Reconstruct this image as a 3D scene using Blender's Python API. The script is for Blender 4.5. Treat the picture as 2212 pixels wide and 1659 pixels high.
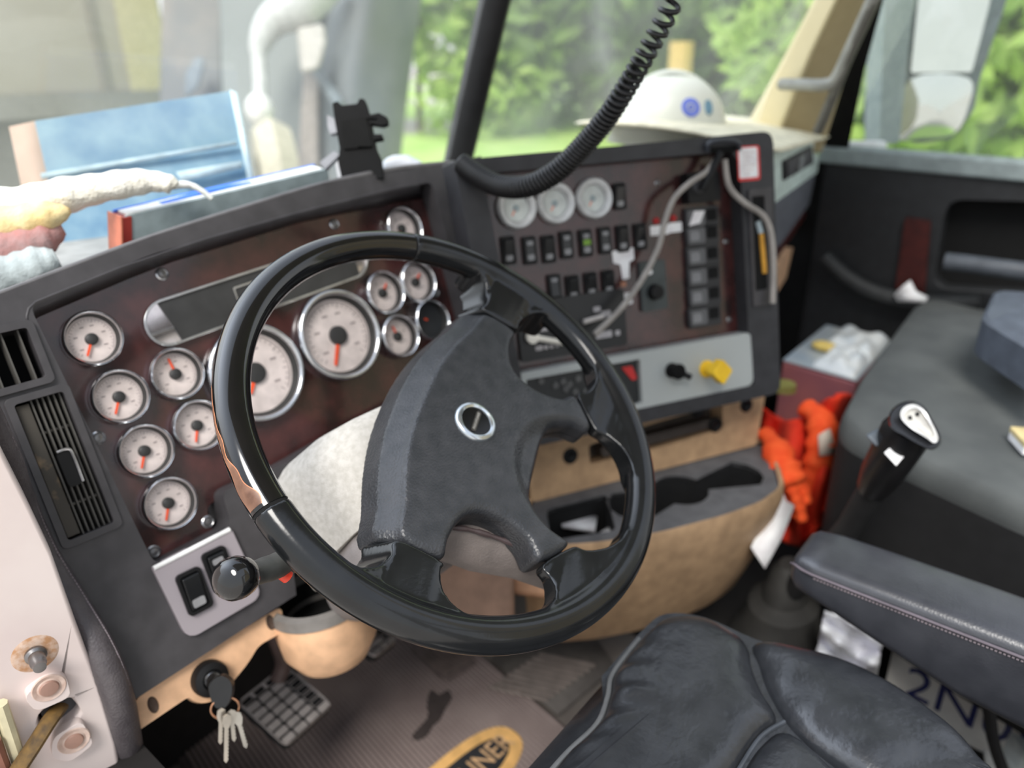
import bpy, bmesh, math, random
from mathutils import Vector, Matrix
from mathutils.geometry import tessellate_polygon
PI = math.pi
for o in list(bpy.data.objects): bpy.data.objects.remove(o)
SC = bpy.context.scene; COL = SC.collection
V = Vector
rnd = random.Random(7)
def lin(c):
    return tuple(((x/255)/12.92 if x/255 <= .04045 else ((x/255+.055)/1.055)**2.4) for x in c) + (1,)

# ------------------------------------------------------------------ camera, sky, light, exposure
# vehicle axes: x to the passenger side, y to the front, z up; cab floor z = 0; steering wheel centre W
W = V((0, 0, .75))
FPX, IW, IH = 1619.826, 2212, 1659
YAW, PITCH, ROLL = math.radians(50.6852), math.radians(23.9929), math.radians(.6414)
CAM = V((-.47244, -.45111, .32085)) + W
def cam_axes():
    cy, sy, cp, sp = math.cos(YAW), math.sin(YAW), math.cos(PITCH), math.sin(PITCH)
    z = V((sy*cp, cy*cp, -sp)); x = V((cy, -sy, 0)); y = z.cross(x)
    cr, sr = math.cos(ROLL), math.sin(ROLL)
    return cr*x+sr*y, -sr*x+cr*y, z
CX, CY, CZ = cam_axes()
cd = bpy.data.cameras.new('camera'); cam = bpy.data.objects.new('camera', cd); COL.objects.link(cam)
m = Matrix((CX, -CY, -CZ)).transposed().to_4x4(); m.translation = CAM; cam.matrix_world = m
cd.sensor_fit = 'HORIZONTAL'; cd.sensor_width = 36; cd.lens = FPX/IW*36; cd.clip_start = .02; cd.clip_end = 300
cd.dof.use_dof = True; cd.dof.focus_distance = .60; cd.dof.aperture_fstop = cd.lens/8.0
SC.camera = cam
SKY_BASE, SKY_GLOW = 1.0, 3.2
wd = bpy.data.worlds.new('sky'); SC.world = wd; wd.use_nodes = True
nt = wd.node_tree; nt.nodes.clear()
out = nt.nodes.new('ShaderNodeOutputWorld'); bg = nt.nodes.new('ShaderNodeBackground')
tc = nt.nodes.new('ShaderNodeTexCoord'); sep = nt.nodes.new('ShaderNodeSeparateXYZ'); rp = nt.nodes.new('ShaderNodeValToRGB')
nt.links.new(tc.outputs['Generated'], sep.inputs[0]); nt.links.new(sep.outputs['Z'], rp.inputs[0])
rp.color_ramp.elements[0].position = 0; rp.color_ramp.elements[0].color = (.86, .88, .88, 1)
rp.color_ramp.elements[1].position = .8; rp.color_ramp.elements[1].color = (.74, .82, .96, 1)
vm = nt.nodes.new('ShaderNodeVectorMath'); vm.operation = 'DOT_PRODUCT'; nt.links.new(tc.outputs['Generated'], vm.inputs[0])
vm.inputs[1].default_value = V((-.30, .72, .62)).normalized()
pw = nt.nodes.new('ShaderNodeMath'); pw.operation = 'POWER'; mx0 = nt.nodes.new('ShaderNodeMath'); mx0.operation = 'MAXIMUM'; mx0.inputs[1].default_value = 0
nt.links.new(vm.outputs['Value'], mx0.inputs[0]); nt.links.new(mx0.outputs[0], pw.inputs[0]); pw.inputs[1].default_value = 7
ma = nt.nodes.new('ShaderNodeMath'); ma.operation = 'MULTIPLY_ADD'; ma.inputs[1].default_value = SKY_GLOW; ma.inputs[2].default_value = SKY_BASE   # glow added ahead of the cab for highlights on wheel and dash
nt.links.new(pw.outputs[0], ma.inputs[0]); nt.links.new(ma.outputs[0], bg.inputs[1])
nt.links.new(rp.outputs[0], bg.inputs[0])
nt.links.new(bg.outputs[0], out.inputs[0])
sl = bpy.data.lights.new('sun', 'SUN'); sl.energy = 2.8; sl.angle = math.radians(25); sl.color = (1, .96, .9)
so = bpy.data.objects.new('sun', sl); COL.objects.link(so)
so.rotation_euler = V((-.55, -.25, .8)).to_track_quat('Z', 'Y').to_euler()
SC.view_settings.view_transform = 'Standard'; SC.view_settings.look = 'None'
SC.view_settings.gamma = 1; SC.view_settings.use_curve_mapping = False; SC.view_settings.exposure = 0.32
SC.cycles.use_denoising = True; SC.cycles.max_bounces = 8; SC.cycles.transparent_max_bounces = 12
SC.cycles.caustics_reflective = False; SC.cycles.caustics_refractive = False; SC.cycles.sample_clamp_indirect = 6

# ------------------------------------------------------------------ measuring helpers
def ray(px, py): return CX*((px-IW/2)/FPX) + CY*((py-IH/2)/FPX) + CZ
def at(px, py, x=None, y=None, z=None, d=None):
    """point of the cab seen at that spot of the photograph, on the plane x/y/z = const (relative to the wheel centre)"""
    r = ray(px, py); c = CAM-W
    t = d if d is not None else (x-c.x)/r.x if x is not None else (y-c.y)/r.y if y is not None else (z-c.z)/r.z
    return CAM + r*t
class Frame:
    def __init__(s, o, u, v, n):
        s.o, s.u, s.v, s.n = o, u, v, n
        s.M = Matrix((u, v, n)).transposed().to_4x4(); s.M.translation = o
    def loc(s, px, py, h=0):
        r = ray(px, py); o2 = s.o + s.n*h; t = (o2-CAM).dot(s.n)/r.dot(s.n); X = CAM+r*t-o2
        return V((X.dot(s.u), X.dot(s.v), h))
    def P(s, a, b, h=0): return s.o + s.u*a + s.v*b + s.n*h
    def T(s, a, b, h=0, rot=0): return s.M @ Matrix.Translation((a, b, h)) @ Matrix.Rotation(rot, 4, 'Z')
    def Tp(s, px, py, h=0, rot=0): return s.T(*s.loc(px, py, h), rot)
def tilted(o, yaw, tilt):
    u = V((math.cos(yaw), math.sin(yaw), 0)); n0 = V((math.sin(yaw), -math.cos(yaw), 0))
    n = n0*math.cos(tilt) + V((0, 0, 1))*math.sin(tilt)
    return Frame(o, u, n.cross(u), n)
CF = tilted(W+V((0, .3299, 0)), math.radians(-3.8), math.radians(22.35))          # driver cluster plane
SF = tilted(W+V((.33, .22159, 0)), math.radians(-27.8), math.radians(13.8))      # centre panel plane
WT = math.radians(50.28); WR = math.radians(32.5)
_n = V((0, -math.cos(WT), math.sin(WT))); _u = V((1, 0, 0)); _v = _n.cross(_u)
KF = Frame(W.copy(), _u, _v, _n)                                                   # steering column axes
WF = Frame(W.copy(), _u*math.cos(WR)+_v*math.sin(WR), -_u*math.sin(WR)+_v*math.cos(WR), _n)   # turned wheel
JF = Frame(W+V((-.315, .2, 0)), V((.9806, -.1961, 0)), V((0, 0, 1)), V((-.1961, -.9806, 0)))    # door jamb

# ------------------------------------------------------------------ materials
MATS = {}
def mat(name, col, rough=.5, metal=0, col2=None, scale=40, bump=0, bscale=None, coat=0, spec=.5, tex='NOISE', stretch=None, detail=4, lo=.35, hi=.65, bdist=.001, trans=0, emit=0):
    if name in MATS: return MATS[name]
    m = bpy.data.materials.new(name); MATS[name] = m; m.use_nodes = True
    N, L = m.node_tree.nodes, m.node_tree.links; b = N['Principled BSDF']
    b.inputs['Base Color'].default_value = lin(col); b.inputs['Roughness'].default_value = rough
    b.inputs['Metallic'].default_value = metal; b.inputs['Specular IOR Level'].default_value = spec
    b.inputs['Coat Weight'].default_value = coat; b.inputs['Coat Roughness'].default_value = .08
    if emit: b.inputs['Emission Color'].default_value = lin(col); b.inputs['Emission Strength'].default_value = emit
    tcn = N.new('ShaderNodeTexCoord'); src = tcn.outputs['Object']
    if stretch:
        mp = N.new('ShaderNodeMapping'); mp.inputs['Scale'].default_value = stretch; L.new(src, mp.inputs[0]); src = mp.outputs[0]
    if col2 is None: col2 = tuple(min(255, c*1.12+3) for c in col)
    t = N.new('ShaderNodeTexVoronoi' if tex == 'VORONOI' else 'ShaderNodeTexWave' if tex == 'WAVE' else 'ShaderNodeTexNoise')
    t.inputs['Scale'].default_value = scale; L.new(src, t.inputs['Vector'])
    if tex != 'VORONOI': t.inputs['Detail'].default_value = detail
    cr_ = N.new('ShaderNodeValToRGB'); cr_.color_ramp.elements[0].position = lo; cr_.color_ramp.elements[1].position = hi
    cr_.color_ramp.elements[0].color = lin(col); cr_.color_ramp.elements[1].color = lin(col2)
    L.new(t.outputs['Distance'] if tex == 'VORONOI' else t.outputs['Fac'] if 'Fac' in t.outputs else t.outputs[0], cr_.inputs[0]); L.new(cr_.outputs[0], b.inputs['Base Color'])
    if bump:
        t2 = N.new('ShaderNodeTexVoronoi') if bscale and bscale < 0 else N.new('ShaderNodeTexNoise')
        t2.inputs['Scale'].default_value = abs(bscale or scale*4); L.new(src, t2.inputs['Vector'])
        bn = N.new('ShaderNodeBump'); bn.inputs['Strength'].default_value = bump; bn.inputs['Distance'].default_value = bdist
        L.new(t2.outputs[0], bn.inputs['Height']); L.new(bn.outputs[0], b.inputs['Normal'])
    return m
def glass(name, refl=.06, tint=(1, 1, 1), fres=True):
    if name in MATS: return MATS[name]
    m = bpy.data.materials.new(name); MATS[name] = m; m.use_nodes = True
    N, L = m.node_tree.nodes, m.node_tree.links; N.clear()
    o = N.new('ShaderNodeOutputMaterial'); mx = N.new('ShaderNodeMixShader'); tr = N.new('ShaderNodeBsdfTransparent'); gl = N.new('ShaderNodeBsdfGlossy')
    tr.inputs[0].default_value = (*tint, 1); gl.inputs['Roughness'].default_value = .01
    if fres:
        f = N.new('ShaderNodeLayerWeight'); f.inputs[0].default_value = refl
        L.new(f.outputs['Fresnel'], mx.inputs[0])
    else: mx.inputs[0].default_value = refl
    L.new(tr.outputs[0], mx.inputs[1]); L.new(gl.outputs[0], mx.inputs[2]); L.new(mx.outputs[0], o.inputs[0])
    return m
def dust_haze_glass(name, refl, dust, tint, ring=None):  # dust film on the glass, thickened to put a pale haze over the view
    m = glass(name, refl, tint, False); N, L = m.node_tree.nodes, m.node_tree.links
    o = [n for n in N if n.type == 'OUTPUT_MATERIAL'][0]; first = o.inputs[0].links[0].from_node
    tcn = N.new('ShaderNodeTexCoord'); no = N.new('ShaderNodeTexNoise'); no.inputs['Scale'].default_value = 7; no.inputs['Detail'].default_value = 6; L.new(tcn.outputs['Object'], no.inputs['Vector'])
    k = N.new('ShaderNodeMapRange'); k.inputs[1].default_value = .3; k.inputs[2].default_value = .7; k.inputs[3].default_value = dust*.6; k.inputs[4].default_value = dust*1.4; L.new(no.outputs['Fac'], k.inputs[0]); fac = k.outputs[0]
    if ring:   # wiper smear: an arc of dust round the wiper pivot
        c, r, w = ring; d = N.new('ShaderNodeVectorMath'); d.operation = 'DISTANCE'; d.inputs[1].default_value = c; L.new(tcn.outputs['Object'], d.inputs[0])
        a = N.new('ShaderNodeMath'); a.operation = 'SUBTRACT'; a.inputs[1].default_value = r; L.new(d.outputs['Value'], a.inputs[0]); b = N.new('ShaderNodeMath'); b.operation = 'ABSOLUTE'; L.new(a.outputs[0], b.inputs[0])
        e = N.new('ShaderNodeMapRange'); e.inputs[1].default_value = 0; e.inputs[2].default_value = w; e.inputs[3].default_value = .22; e.inputs[4].default_value = 0; L.new(b.outputs[0], e.inputs[0])
        f = N.new('ShaderNodeMath'); f.operation = 'MULTIPLY_ADD'; L.new(e.outputs[0], f.inputs[0]); L.new(no.outputs['Fac'], f.inputs[1]); L.new(fac, f.inputs[2]); fac = f.outputs[0]
    df_ = N.new('ShaderNodeBsdfDiffuse'); tl_ = N.new('ShaderNodeBsdfTranslucent'); ad = N.new('ShaderNodeMixShader'); ad.inputs[0].default_value = .6
    for n in (df_, tl_): n.inputs[0].default_value = (.85, .87, .84, 1)
    mx = N.new('ShaderNodeMixShader'); L.new(df_.outputs[0], ad.inputs[1]); L.new(tl_.outputs[0], ad.inputs[2])
    L.new(fac, mx.inputs[0]); L.new(first.outputs[0], mx.inputs[1]); L.new(ad.outputs[0], mx.inputs[2]); L.new(mx.outputs[0], o.inputs[0])
    return m
M_dark = mat('dark_grey_plastic', (62, 60, 62), .45, bump=.25, bscale=900, bdist=.0005)
M_darkb = mat('blue_black_plastic', (56, 54, 62), .6, bump=.3, bscale=900, bdist=.0005)
M_black = mat('black_plastic', (16, 16, 17), .5, spec=.3)
M_blackm = mat('matt_black', (12, 12, 12), .85, spec=.2)
M_void = mat('void_black', (6, 6, 6), .95)
M_wood = mat('burl_wood', (34, 20, 20), .22, col2=(84, 44, 42), scale=26, detail=8, lo=.3, hi=.75, coat=.5)
M_silver = mat('satin_silver_plastic', (160, 152, 157), .42, metal=.1, col2=(164, 156, 161), scale=4)
M_beige = mat('tan_plastic', (212, 170, 134), .6, bump=.2, bscale=700, bdist=.0005)
M_cream = mat('cream_trim', (222, 208, 168), .7, col2=(225, 212, 173), scale=6, bump=.1, bscale=600, bdist=.0004)
M_chrome = mat('chrome', (232, 233, 236), .16, metal=1, col2=(236, 237, 240))
M_chromed = mat('worn_chrome', (190, 190, 192), .25, metal=1)
M_dial = mat('gauge_dial', (206, 194, 190), .7)
M_ink = mat('dial_ink', (150, 138, 137), .7)
M_orange = mat('needle_orange', (235, 82, 42), .5)
M_hubcap = mat('needle_cap', (46, 46, 46), .5)
M_gglass = glass('gauge_glass', .06)
M_lacq = mat('black_lacquer', (10, 10, 11), .12, coat=.6, col2=(16, 15, 15))
M_gloss = mat('glossy_black_plastic', (22, 23, 24), .16, bump=.04, bscale=300)
M_leather = mat('hub_leatherette', (42, 44, 47), .34, col2=(54, 55, 58), scale=60, bump=.4, bscale=-420, bdist=.0008)
M_seat = mat('seat_leather', (38, 40, 44), .30, spec=.7, col2=(50, 52, 56), scale=30, bump=.5, bscale=120, bdist=.0015)
M_fabric = mat('pale_fabric_cover', (180, 176, 168), .95, col2=(198, 194, 187), scale=160, bump=.5, bscale=900, bdist=.0008)
M_greyvinyl = mat('grey_vinyl', (128, 122, 120), .7, bump=.4, bscale=-600, bdist=.0006)
M_white = mat('white_paint', (222, 206, 202), .35, col2=(232, 219, 214), scale=9)
M_rust = mat('rust', (196, 168, 154), .8, col2=(216, 194, 182), scale=120)
M_steel = mat('steel', (128, 126, 126), .35, metal=.9)
M_rubber = mat('black_rubber', (30, 30, 31), .7)
M_mat = mat('floor_mat_rubber', (150, 134, 130), .85, col2=(168, 152, 147), scale=12, bump=.3, bscale=200)
M_floor = mat('floor_vinyl', (108, 101, 96), .8, col2=(124, 117, 110), scale=14)
M_paper = mat('white_paper', (236, 232, 234), .8)
M_icon = mat('switch_legend', (132, 132, 134), .6)
M_red = mat('red_plastic', (176, 40, 38), .5)
M_yellow = mat('yellow_plastic', (232, 186, 40), .5)
M_hivis = mat('orange_fabric', (240, 78, 26), .85, col2=(250, 96, 40), scale=60, bump=.6, bscale=70, bdist=.004)

# ------------------------------------------------------------------ mesh helpers
def cr(pts, n=8, closed=False):
    """smooth curve through points"""
    P = [V(p) for p in pts]; k = len(P); out = []
    for i in range(k if closed else k-1):
        g = (lambda j: P[j % k]) if closed else (lambda j: P[max(0, min(k-1, j))])
        a, b, c, d = g(i-1), g(i), g(i+1), g(i+2)
        for s in range(n):
            t = s/n
            out.append(.5*((2*b)+(c-a)*t+(2*a-5*b+4*c-d)*t*t+(3*b-a-3*c+d)*t**3))
    if not closed: out.append(P[-1].copy())
    return out
def rr(w, h, r, cx=0, cy=0, n=5):
    o = []
    for qx, qy, a0 in ((1, 1, 0), (-1, 1, 90), (-1, -1, 180), (1, -1, 270)):
        for i in range(n+1):
            a = math.radians(a0+90*i/n)
            o.append(V((cx+qx*(w/2-r)+r*math.cos(a), cy+qy*(h/2-r)+r*math.sin(a))))
    return o
def rpoly(pts, r, n=4):
    """polygon with rounded corners"""
    P = [V((p[0], p[1])) for p in pts]; k = len(P); out = []
    for i in range(k):
        a, b, c = P[i-1], P[i], P[(i+1) % k]
        rad = r[i] if isinstance(r, (list, tuple)) else r
        d1 = (a-b); d2 = (c-b); l = min(rad, d1.length*.45, d2.length*.45)
        p1 = b+d1.normalized()*l; p2 = b+d2.normalized()*l
        for s in range(n+1):
            t = s/n; out.append(p1*(1-t)**2+b*2*t*(1-t)+p2*t*t)
    return out
def circ(r, n=32, cx=0, cy=0): return [V((cx+r*math.cos(2*PI*i/n), cy+r*math.sin(2*PI*i/n))) for i in range(n)]
class MB:
    def __init__(s): s.v = []; s.f = []
    def add(s, vs, fs, M=None):
        b = len(s.v); s.v += [(M @ V(v) if M else V(v)) for v in vs]; s.f += [tuple(b+i for i in f) for f in fs]; return s
    def box(s, x0, x1, y0, y1, z0, z1, M=None):
        vs = [(x, y, z) for z in (z0, z1) for y in (y0, y1) for x in (x0, x1)]
        return s.add(vs, [(0, 2, 3, 1), (4, 5, 7, 6), (0, 1, 5, 4), (2, 6, 7, 3), (0, 4, 6, 2), (1, 3, 7, 5)], M)
    def prism(s, poly, z0, z1, holes=(), M=None):
        loops = [list(poly)]+[list(h) for h in holes]; flat = [p for l in loops for p in l]; k = len(flat)
        tri = tessellate_polygon([[V((p[0], p[1], 0)) for p in l] for l in loops])
        vs = [(p[0], p[1], z0) for p in flat]+[(p[0], p[1], z1) for p in flat]; fs = []
        for t in tri:
            a, b, c = [flat[i] for i in t]
            if (b[0]-a[0])*(c[1]-a[1])-(b[1]-a[1])*(c[0]-a[0]) < 0: t = t[::-1]
            fs.append(tuple(i+k for i in t)); fs.append(tuple(t[::-1]))
        base = 0
        for li, l in enumerate(loops):
            n = len(l); ar = sum(l[i-1][0]*l[i][1]-l[i][0]*l[i-1][1] for i in range(n))
            fl = (ar > 0) == (li == 0)
            for i in range(n):
                j = (i+1) % n; q = (base+i, base+j, base+j+k, base+i+k)
                fs.append(q if fl else q[::-1])
            base += n
        return s.add(vs, fs, M)
    def lathe(s, prof, seg=40, M=None, cap=False):
        vs = []; fs = []; n = len(prof)
        for i in range(seg):
            a = 2*PI*i/seg
            vs += [(r*math.cos(a), r*math.sin(a), z) for r, z in prof]
        for i in range(seg):
            j = (i+1) % seg
            for q in range(n-1): fs.append((i*n+q, j*n+q, j*n+q+1, i*n+q+1))
        if cap:
            fs.append(tuple(i*n+n-1 for i in range(seg))); fs.append(tuple(i*n for i in reversed(range(seg))))
        return s.add(vs, fs, M)
    def loft(s, rings, cap=True, closed=True, M=None):
        n = len(rings[0]); vs = [p for r in rings for p in r]; fs = []
        for i in range(len(rings)-1):
            for j in range(n if closed else n-1):
                k = (j+1) % n; fs.append((i*n+j, i*n+k, (i+1)*n+k, (i+1)*n+j))
        if cap:
            fs.append(tuple(reversed(range(n)))); fs.append(tuple((len(rings)-1)*n+j for j in range(n)))
        return s.add(vs, fs, M)
    def tube(s, path, r, seg=10, closed=False, M=None, flat=1, up=None):
        P = [V(p) for p in path]; n = len(P); rings = []; pu = V(up) if up else None
        for i in range(n):
            t = (P[(i+1) % n]-P[i-1]) if closed else (P[min(n-1, i+1)]-P[max(0, i-1)])
            t.normalize()
            if pu is None:
                pu = V((0, 0, 1)) if abs(t.z) < .9 else V((1, 0, 0))
            a = (pu-t*pu.dot(t)).normalized(); b = t.cross(a)
            if not up: pu = a
            ri = r[i] if isinstance(r, (list, tuple)) else r
            rings.append([P[i]+a*(ri*flat*math.cos(2*PI*k/seg))+b*(ri*math.sin(2*PI*k/seg)) for k in range(seg)])
        if closed: rings.append(rings[0])
        return s.loft(rings, not closed, True, M)
    def ball(s, c, r, seg=20, M=None, zmin=-1):
        r = (r, r, r) if not isinstance(r, (tuple, list)) else r
        prof = []; k = seg//2
        a0 = math.asin(max(-1, zmin))
        pts = [a0+(PI/2-a0)*i/k for i in range(k+1)]
        vs = []; fs = []; n = len(pts)
        for i in range(seg):
            a = 2*PI*i/seg
            vs += [(c[0]+r[0]*math.cos(t)*math.cos(a), c[1]+r[1]*math.cos(t)*math.sin(a), c[2]+r[2]*math.sin(t)) for t in pts]
        for i in range(seg):
            j = (i+1) % seg
            for q in range(n-1): fs.append((i*n+q, j*n+q, j*n+q+1, i*n+q+1))
        if zmin > -.99: fs.append(tuple(i*n for i in reversed(range(seg))))
        return s.add(vs, fs, M)
    def grid(s, fn, nu, nv, M=None, wrap=False):
        vs = [fn(i/nu, j/nv) for i in range(nu+1) for j in range(nv+1)]; w = nv+1
        return s.add(vs, [(i*w+j, (i+1)*w+j, (i+1)*w+j+1, i*w+j+1) for i in range(nu) for j in range(nv)], M)
    def text(s, txt, size, M=None, depth=.0004, align='CENTER', squeeze=1):
        c = bpy.data.curves.new('t', 'FONT'); c.body = txt; c.size = size; c.align_x = align; c.align_y = 'CENTER'; c.extrude = depth; c.resolution_u = 3
        o = bpy.data.objects.new('t', c); COL.objects.link(o); bpy.context.view_layer.update()
        me = o.evaluated_get(bpy.context.evaluated_depsgraph_get()).to_mesh()
        vs = [V((v.co.x*squeeze, v.co.y, v.co.z)) for v in me.vertices]; fs = [tuple(p.vertices) for p in me.polygons]
        s.add(vs, fs, M); bpy.data.objects.remove(o); bpy.data.curves.remove(c); return s
    def build(s, name, mt, parent=None, bevel=0, seg=2, smooth=38, sub=0, world=False, solid=0, merge=False, kind=None):
        me = bpy.data.meshes.new(name)
        vs = s.v
        if world and parent is not None:
            I = ROOTM[parent.name].inverted(); vs = [I @ v for v in vs]
        me.from_pydata([tuple(v) for v in vs], [], s.f); me.update()
        bm = bmesh.new(); bm.from_mesh(me)
        bmesh.ops.remove_doubles(bm, verts=bm.verts, dist=1e-6)
        bmesh.ops.recalc_face_normals(bm, faces=bm.faces); bm.to_mesh(me); bm.free()
        for p in me.polygons: p.use_smooth = True
        if smooth < 180: me.set_sharp_from_angle(angle=math.radians(smooth))
        o = bpy.data.objects.new(name, me); COL.objects.link(o); me.materials.append(mt)
        if parent is not None:
            o.parent = parent; ROOTM[o.name] = ROOTM[parent.name]
        if solid:
            md = o.modifiers.new('solid', 'SOLIDIFY'); md.thickness = solid; md.offset = 0
        if bevel:
            md = o.modifiers.new('bevel', 'BEVEL'); md.width = bevel; md.segments = seg; md.limit_method = 'ANGLE'; md.angle_limit = math.radians(40); md.harden_normals = True
        if sub:
            md = o.modifiers.new('sub', 'SUBSURF'); md.levels = sub; md.render_levels = sub
        if kind: o['kind'] = kind
        return o
ROOTM = {}
def thing(name, label, cat, M=None, group=None, kind=None):
    o = bpy.data.objects.new(name, None); COL.objects.link(o); o.empty_display_size = .02
    M = M if isinstance(M, Matrix) else Matrix.Translation(M if M is not None else (0, 0, 0))
    o.matrix_world = M; ROOTM[o.name] = M.copy()
    if label: o['label'] = label
    if cat: o['category'] = cat
    if group: o['group'] = group
    if kind: o['kind'] = kind
    return o
def tag(o, label, cat, group=None):
    o['label'] = label; o['category'] = cat
    if group: o['group'] = group
    return o
def solo(name, mb, mt, label, cat, loc, group=None, **kw):
    """a thing that is one mesh, its origin at loc"""
    ROOTM['_'] = Matrix.Translation(loc)
    mb.v = [v-V(loc) for v in mb.v]
    o = mb.build(name, mt, None, **kw); o.location = loc; ROOTM[o.name] = Matrix.Translation(loc)
    return tag(o, label, cat, group)
def copy_tree(o, M, label, group=None, parent=None):
    c = o.copy(); COL.objects.link(c)
    if parent is None:
        c.parent = None; c.matrix_world = M; c['label'] = label; ROOTM[c.name] = M.copy()
        if group: c['group'] = group
    else:
        c.parent = parent; c.matrix_parent_inverse = Matrix(); ROOTM[c.name] = ROOTM[parent.name]
    for ch in [x for x in bpy.data.objects if x.parent == o]: copy_tree(ch, None, None, None, c)
    return c
def struct(name, mb, mt, parent=None, **kw):
    return mb.build(name, mt, parent, kind='structure' if parent is None else None, **kw)

# ------------------------------------------------------------------ setting: cab shell
b = MB().box(-.42, 1.62, -1.2, .95, -.05, 0); struct('floor', b, M_floor)
M_head = mat('headliner_unseen', (160, 156, 150), .9)
b = MB().box(-.40, 1.62, -.40, .12, W.z+.74, W.z+.78); struct('ceiling_unseen', b, M_head)  # unseen roof, cut short so that sky light reaches the seats
b = MB().prism([(-.42, 0), (1.62, 0), (1.62, W.z+.78), (-.42, W.z+.78)], -.02, .02, [rpoly([(-.1, .62), (1.3, .62), (1.3, 1.42), (-.1, 1.42)], .05)], Matrix(((1, 0, 0, 0), (0, 0, -1, -1.32), (0, 1, 0, 0), (0, 0, 0, 1)))); struct('wall_back_unseen', b, M_head)  # unseen wall; its opening is added to let light onto the floor
b = MB().box(-.34, 1.55, .54, .60, 0, .72); struct('wall_front', b, mat('firewall_dark', (26, 23, 22), .9))
b = MB().box(-.36, -.285, .12, .54, 0, W.z-.33); struct('wall_shade', b, mat('shade_dark', (22, 19, 18), .9))          # dark box put in for the shadow under the dash
b = MB().box(.58, 1.55, -1.2, .53, .0, .004); struct('floor_dark_sheet', b, mat('dark_floor_sheet', (24, 22, 21), .9))  # thin near-black sheet added to darken the passenger-side floor
# passenger door with its window
DX = 1.5
df = Frame(V((DX, 0, W.z)), V((0, -1, 0)), V((0, 0, 1)), V((-1, 0, 0)))                 # inner face of the door, u points rearward
M_door = mat('door_black_vinyl', (32, 33, 35), .6, bump=.3, bscale=300); M_doorg = mat('door_sill_grey', (128, 138, 138), .5)
d1 = thing('door_1', None, None, Matrix.Translation((DX, -.3, .02)), kind='structure')
pb = df.loc(1790, 340); top = pb.y
b = MB().prism([(-.16, -.73), (1.0, -.73), (1.0, top-.035), (-.16, top-.01)], -.05, 0, [rpoly([df.loc(*p).xy for p in ((2045, 432), (2330, 440), (2330, 640), (2015, 620))], .04)], df.M); b.build('door_skin', M_door, d1, world=True, bevel=.006)
b = MB().box(-.05, 1.05, -.6, top-.02, -.085, -.055, df.M); b.build('armrest_recess', M_void, d1, world=True)
us = df.loc(1768, 340).x
b = MB().prism([(us, top-.014), (1.0, top-.035), (1.0, top+.012), (us, top+.026)], -.06, .012, (), df.M); b.build('sill_trim', M_doorg, d1, world=True, bevel=.008)
b = MB().box(.33, 1.0, top-.008, top+.002, .012, .016, df.M); b.build('window_slot', M_blackm, d1, world=True)
a_, c_ = df.loc(1935, 560), df.loc(2000, 480)
b = MB().prism(rpoly([df.loc(*p, .0).xy for p in ((1958, 468), (2012, 476), (1998, 640), (1936, 622))], .006), -.002, .012, (), df.M); b.build('wood_strip', mat('door_wood', (56, 18, 16), .45, col2=(74, 26, 22)), d1, world=True, bevel=.004)
b = MB().tube([df.P(*df.loc(2042, 565, .10)), df.P(*df.loc(2075, 568, .10)), df.P(*df.loc(2200, 585, .10)), df.P(*df.loc(2300, 595, .10)), df.P(*df.loc(2330, 600, .0))], .020, 12); b.build('door_pull', mat('pull_grey', (70, 74, 80), .4), d1, world=True)
lp = cr([df.P(*df.loc(x, y, .03)) for x, y in ((1780, 555), (1830, 600), (1890, 632), (1960, 650), (2040, 655), (2120, 650))], 5)
b = MB().tube(lp, .02, 10); b.build('door_pocket_lip', mat('pocket_lip', (46, 47, 48), .6), d1, world=True)
b = MB().add([df.P(*df.loc(*p, .055)) for p in ((1932, 636), (1950, 618), (1966, 606), (1978, 630), (2004, 642), (2000, 652), (1940, 650))], [tuple(range(7))]); b.build('tissue', M_paper, d1, world=True, solid=.01)
b = MB().box(DX-.01, DX+.05, .155, .75, .02, W.z+.06); b.build('kick_panel', M_blackm, d1, world=True)
# window frame and pane of the passenger door
w3 = thing('window_3', None, None, Matrix.Translation((DX, -.3, W.z+.1)), kind='structure')
fa, fb = at(1830, 318, x=DX), at(1905, 0, x=DX-.08)
b = MB().loft([[at(1762, 330, x=DX), at(1832, 325, x=DX), at(1832, 325, x=DX+.05), at(1762, 330, x=DX+.05)],
               [at(1800, 180, x=DX-.06), at(1868, 150, x=DX-.06), at(1868, 150, x=DX), at(1800, 180, x=DX)],
               [at(1880, -60, x=DX-.1), at(1925, -60, x=DX-.1), at(1925, -60, x=DX-.05), at(1880, -60, x=DX-.05)]]); b.build('window_frame', M_blackm, w3, world=True)
b = MB().add([at(1790, 345, x=DX+.02), at(2400, 420, x=DX+.02), at(2400, -200, x=DX-.05), at(1900, -200, x=DX-.05)], [(0, 1, 2, 3)]); b.build('window_glass', dust_haze_glass('side_glass', .03, .06, (.97, .98, .97)), w3, world=True, solid=.004)
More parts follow.
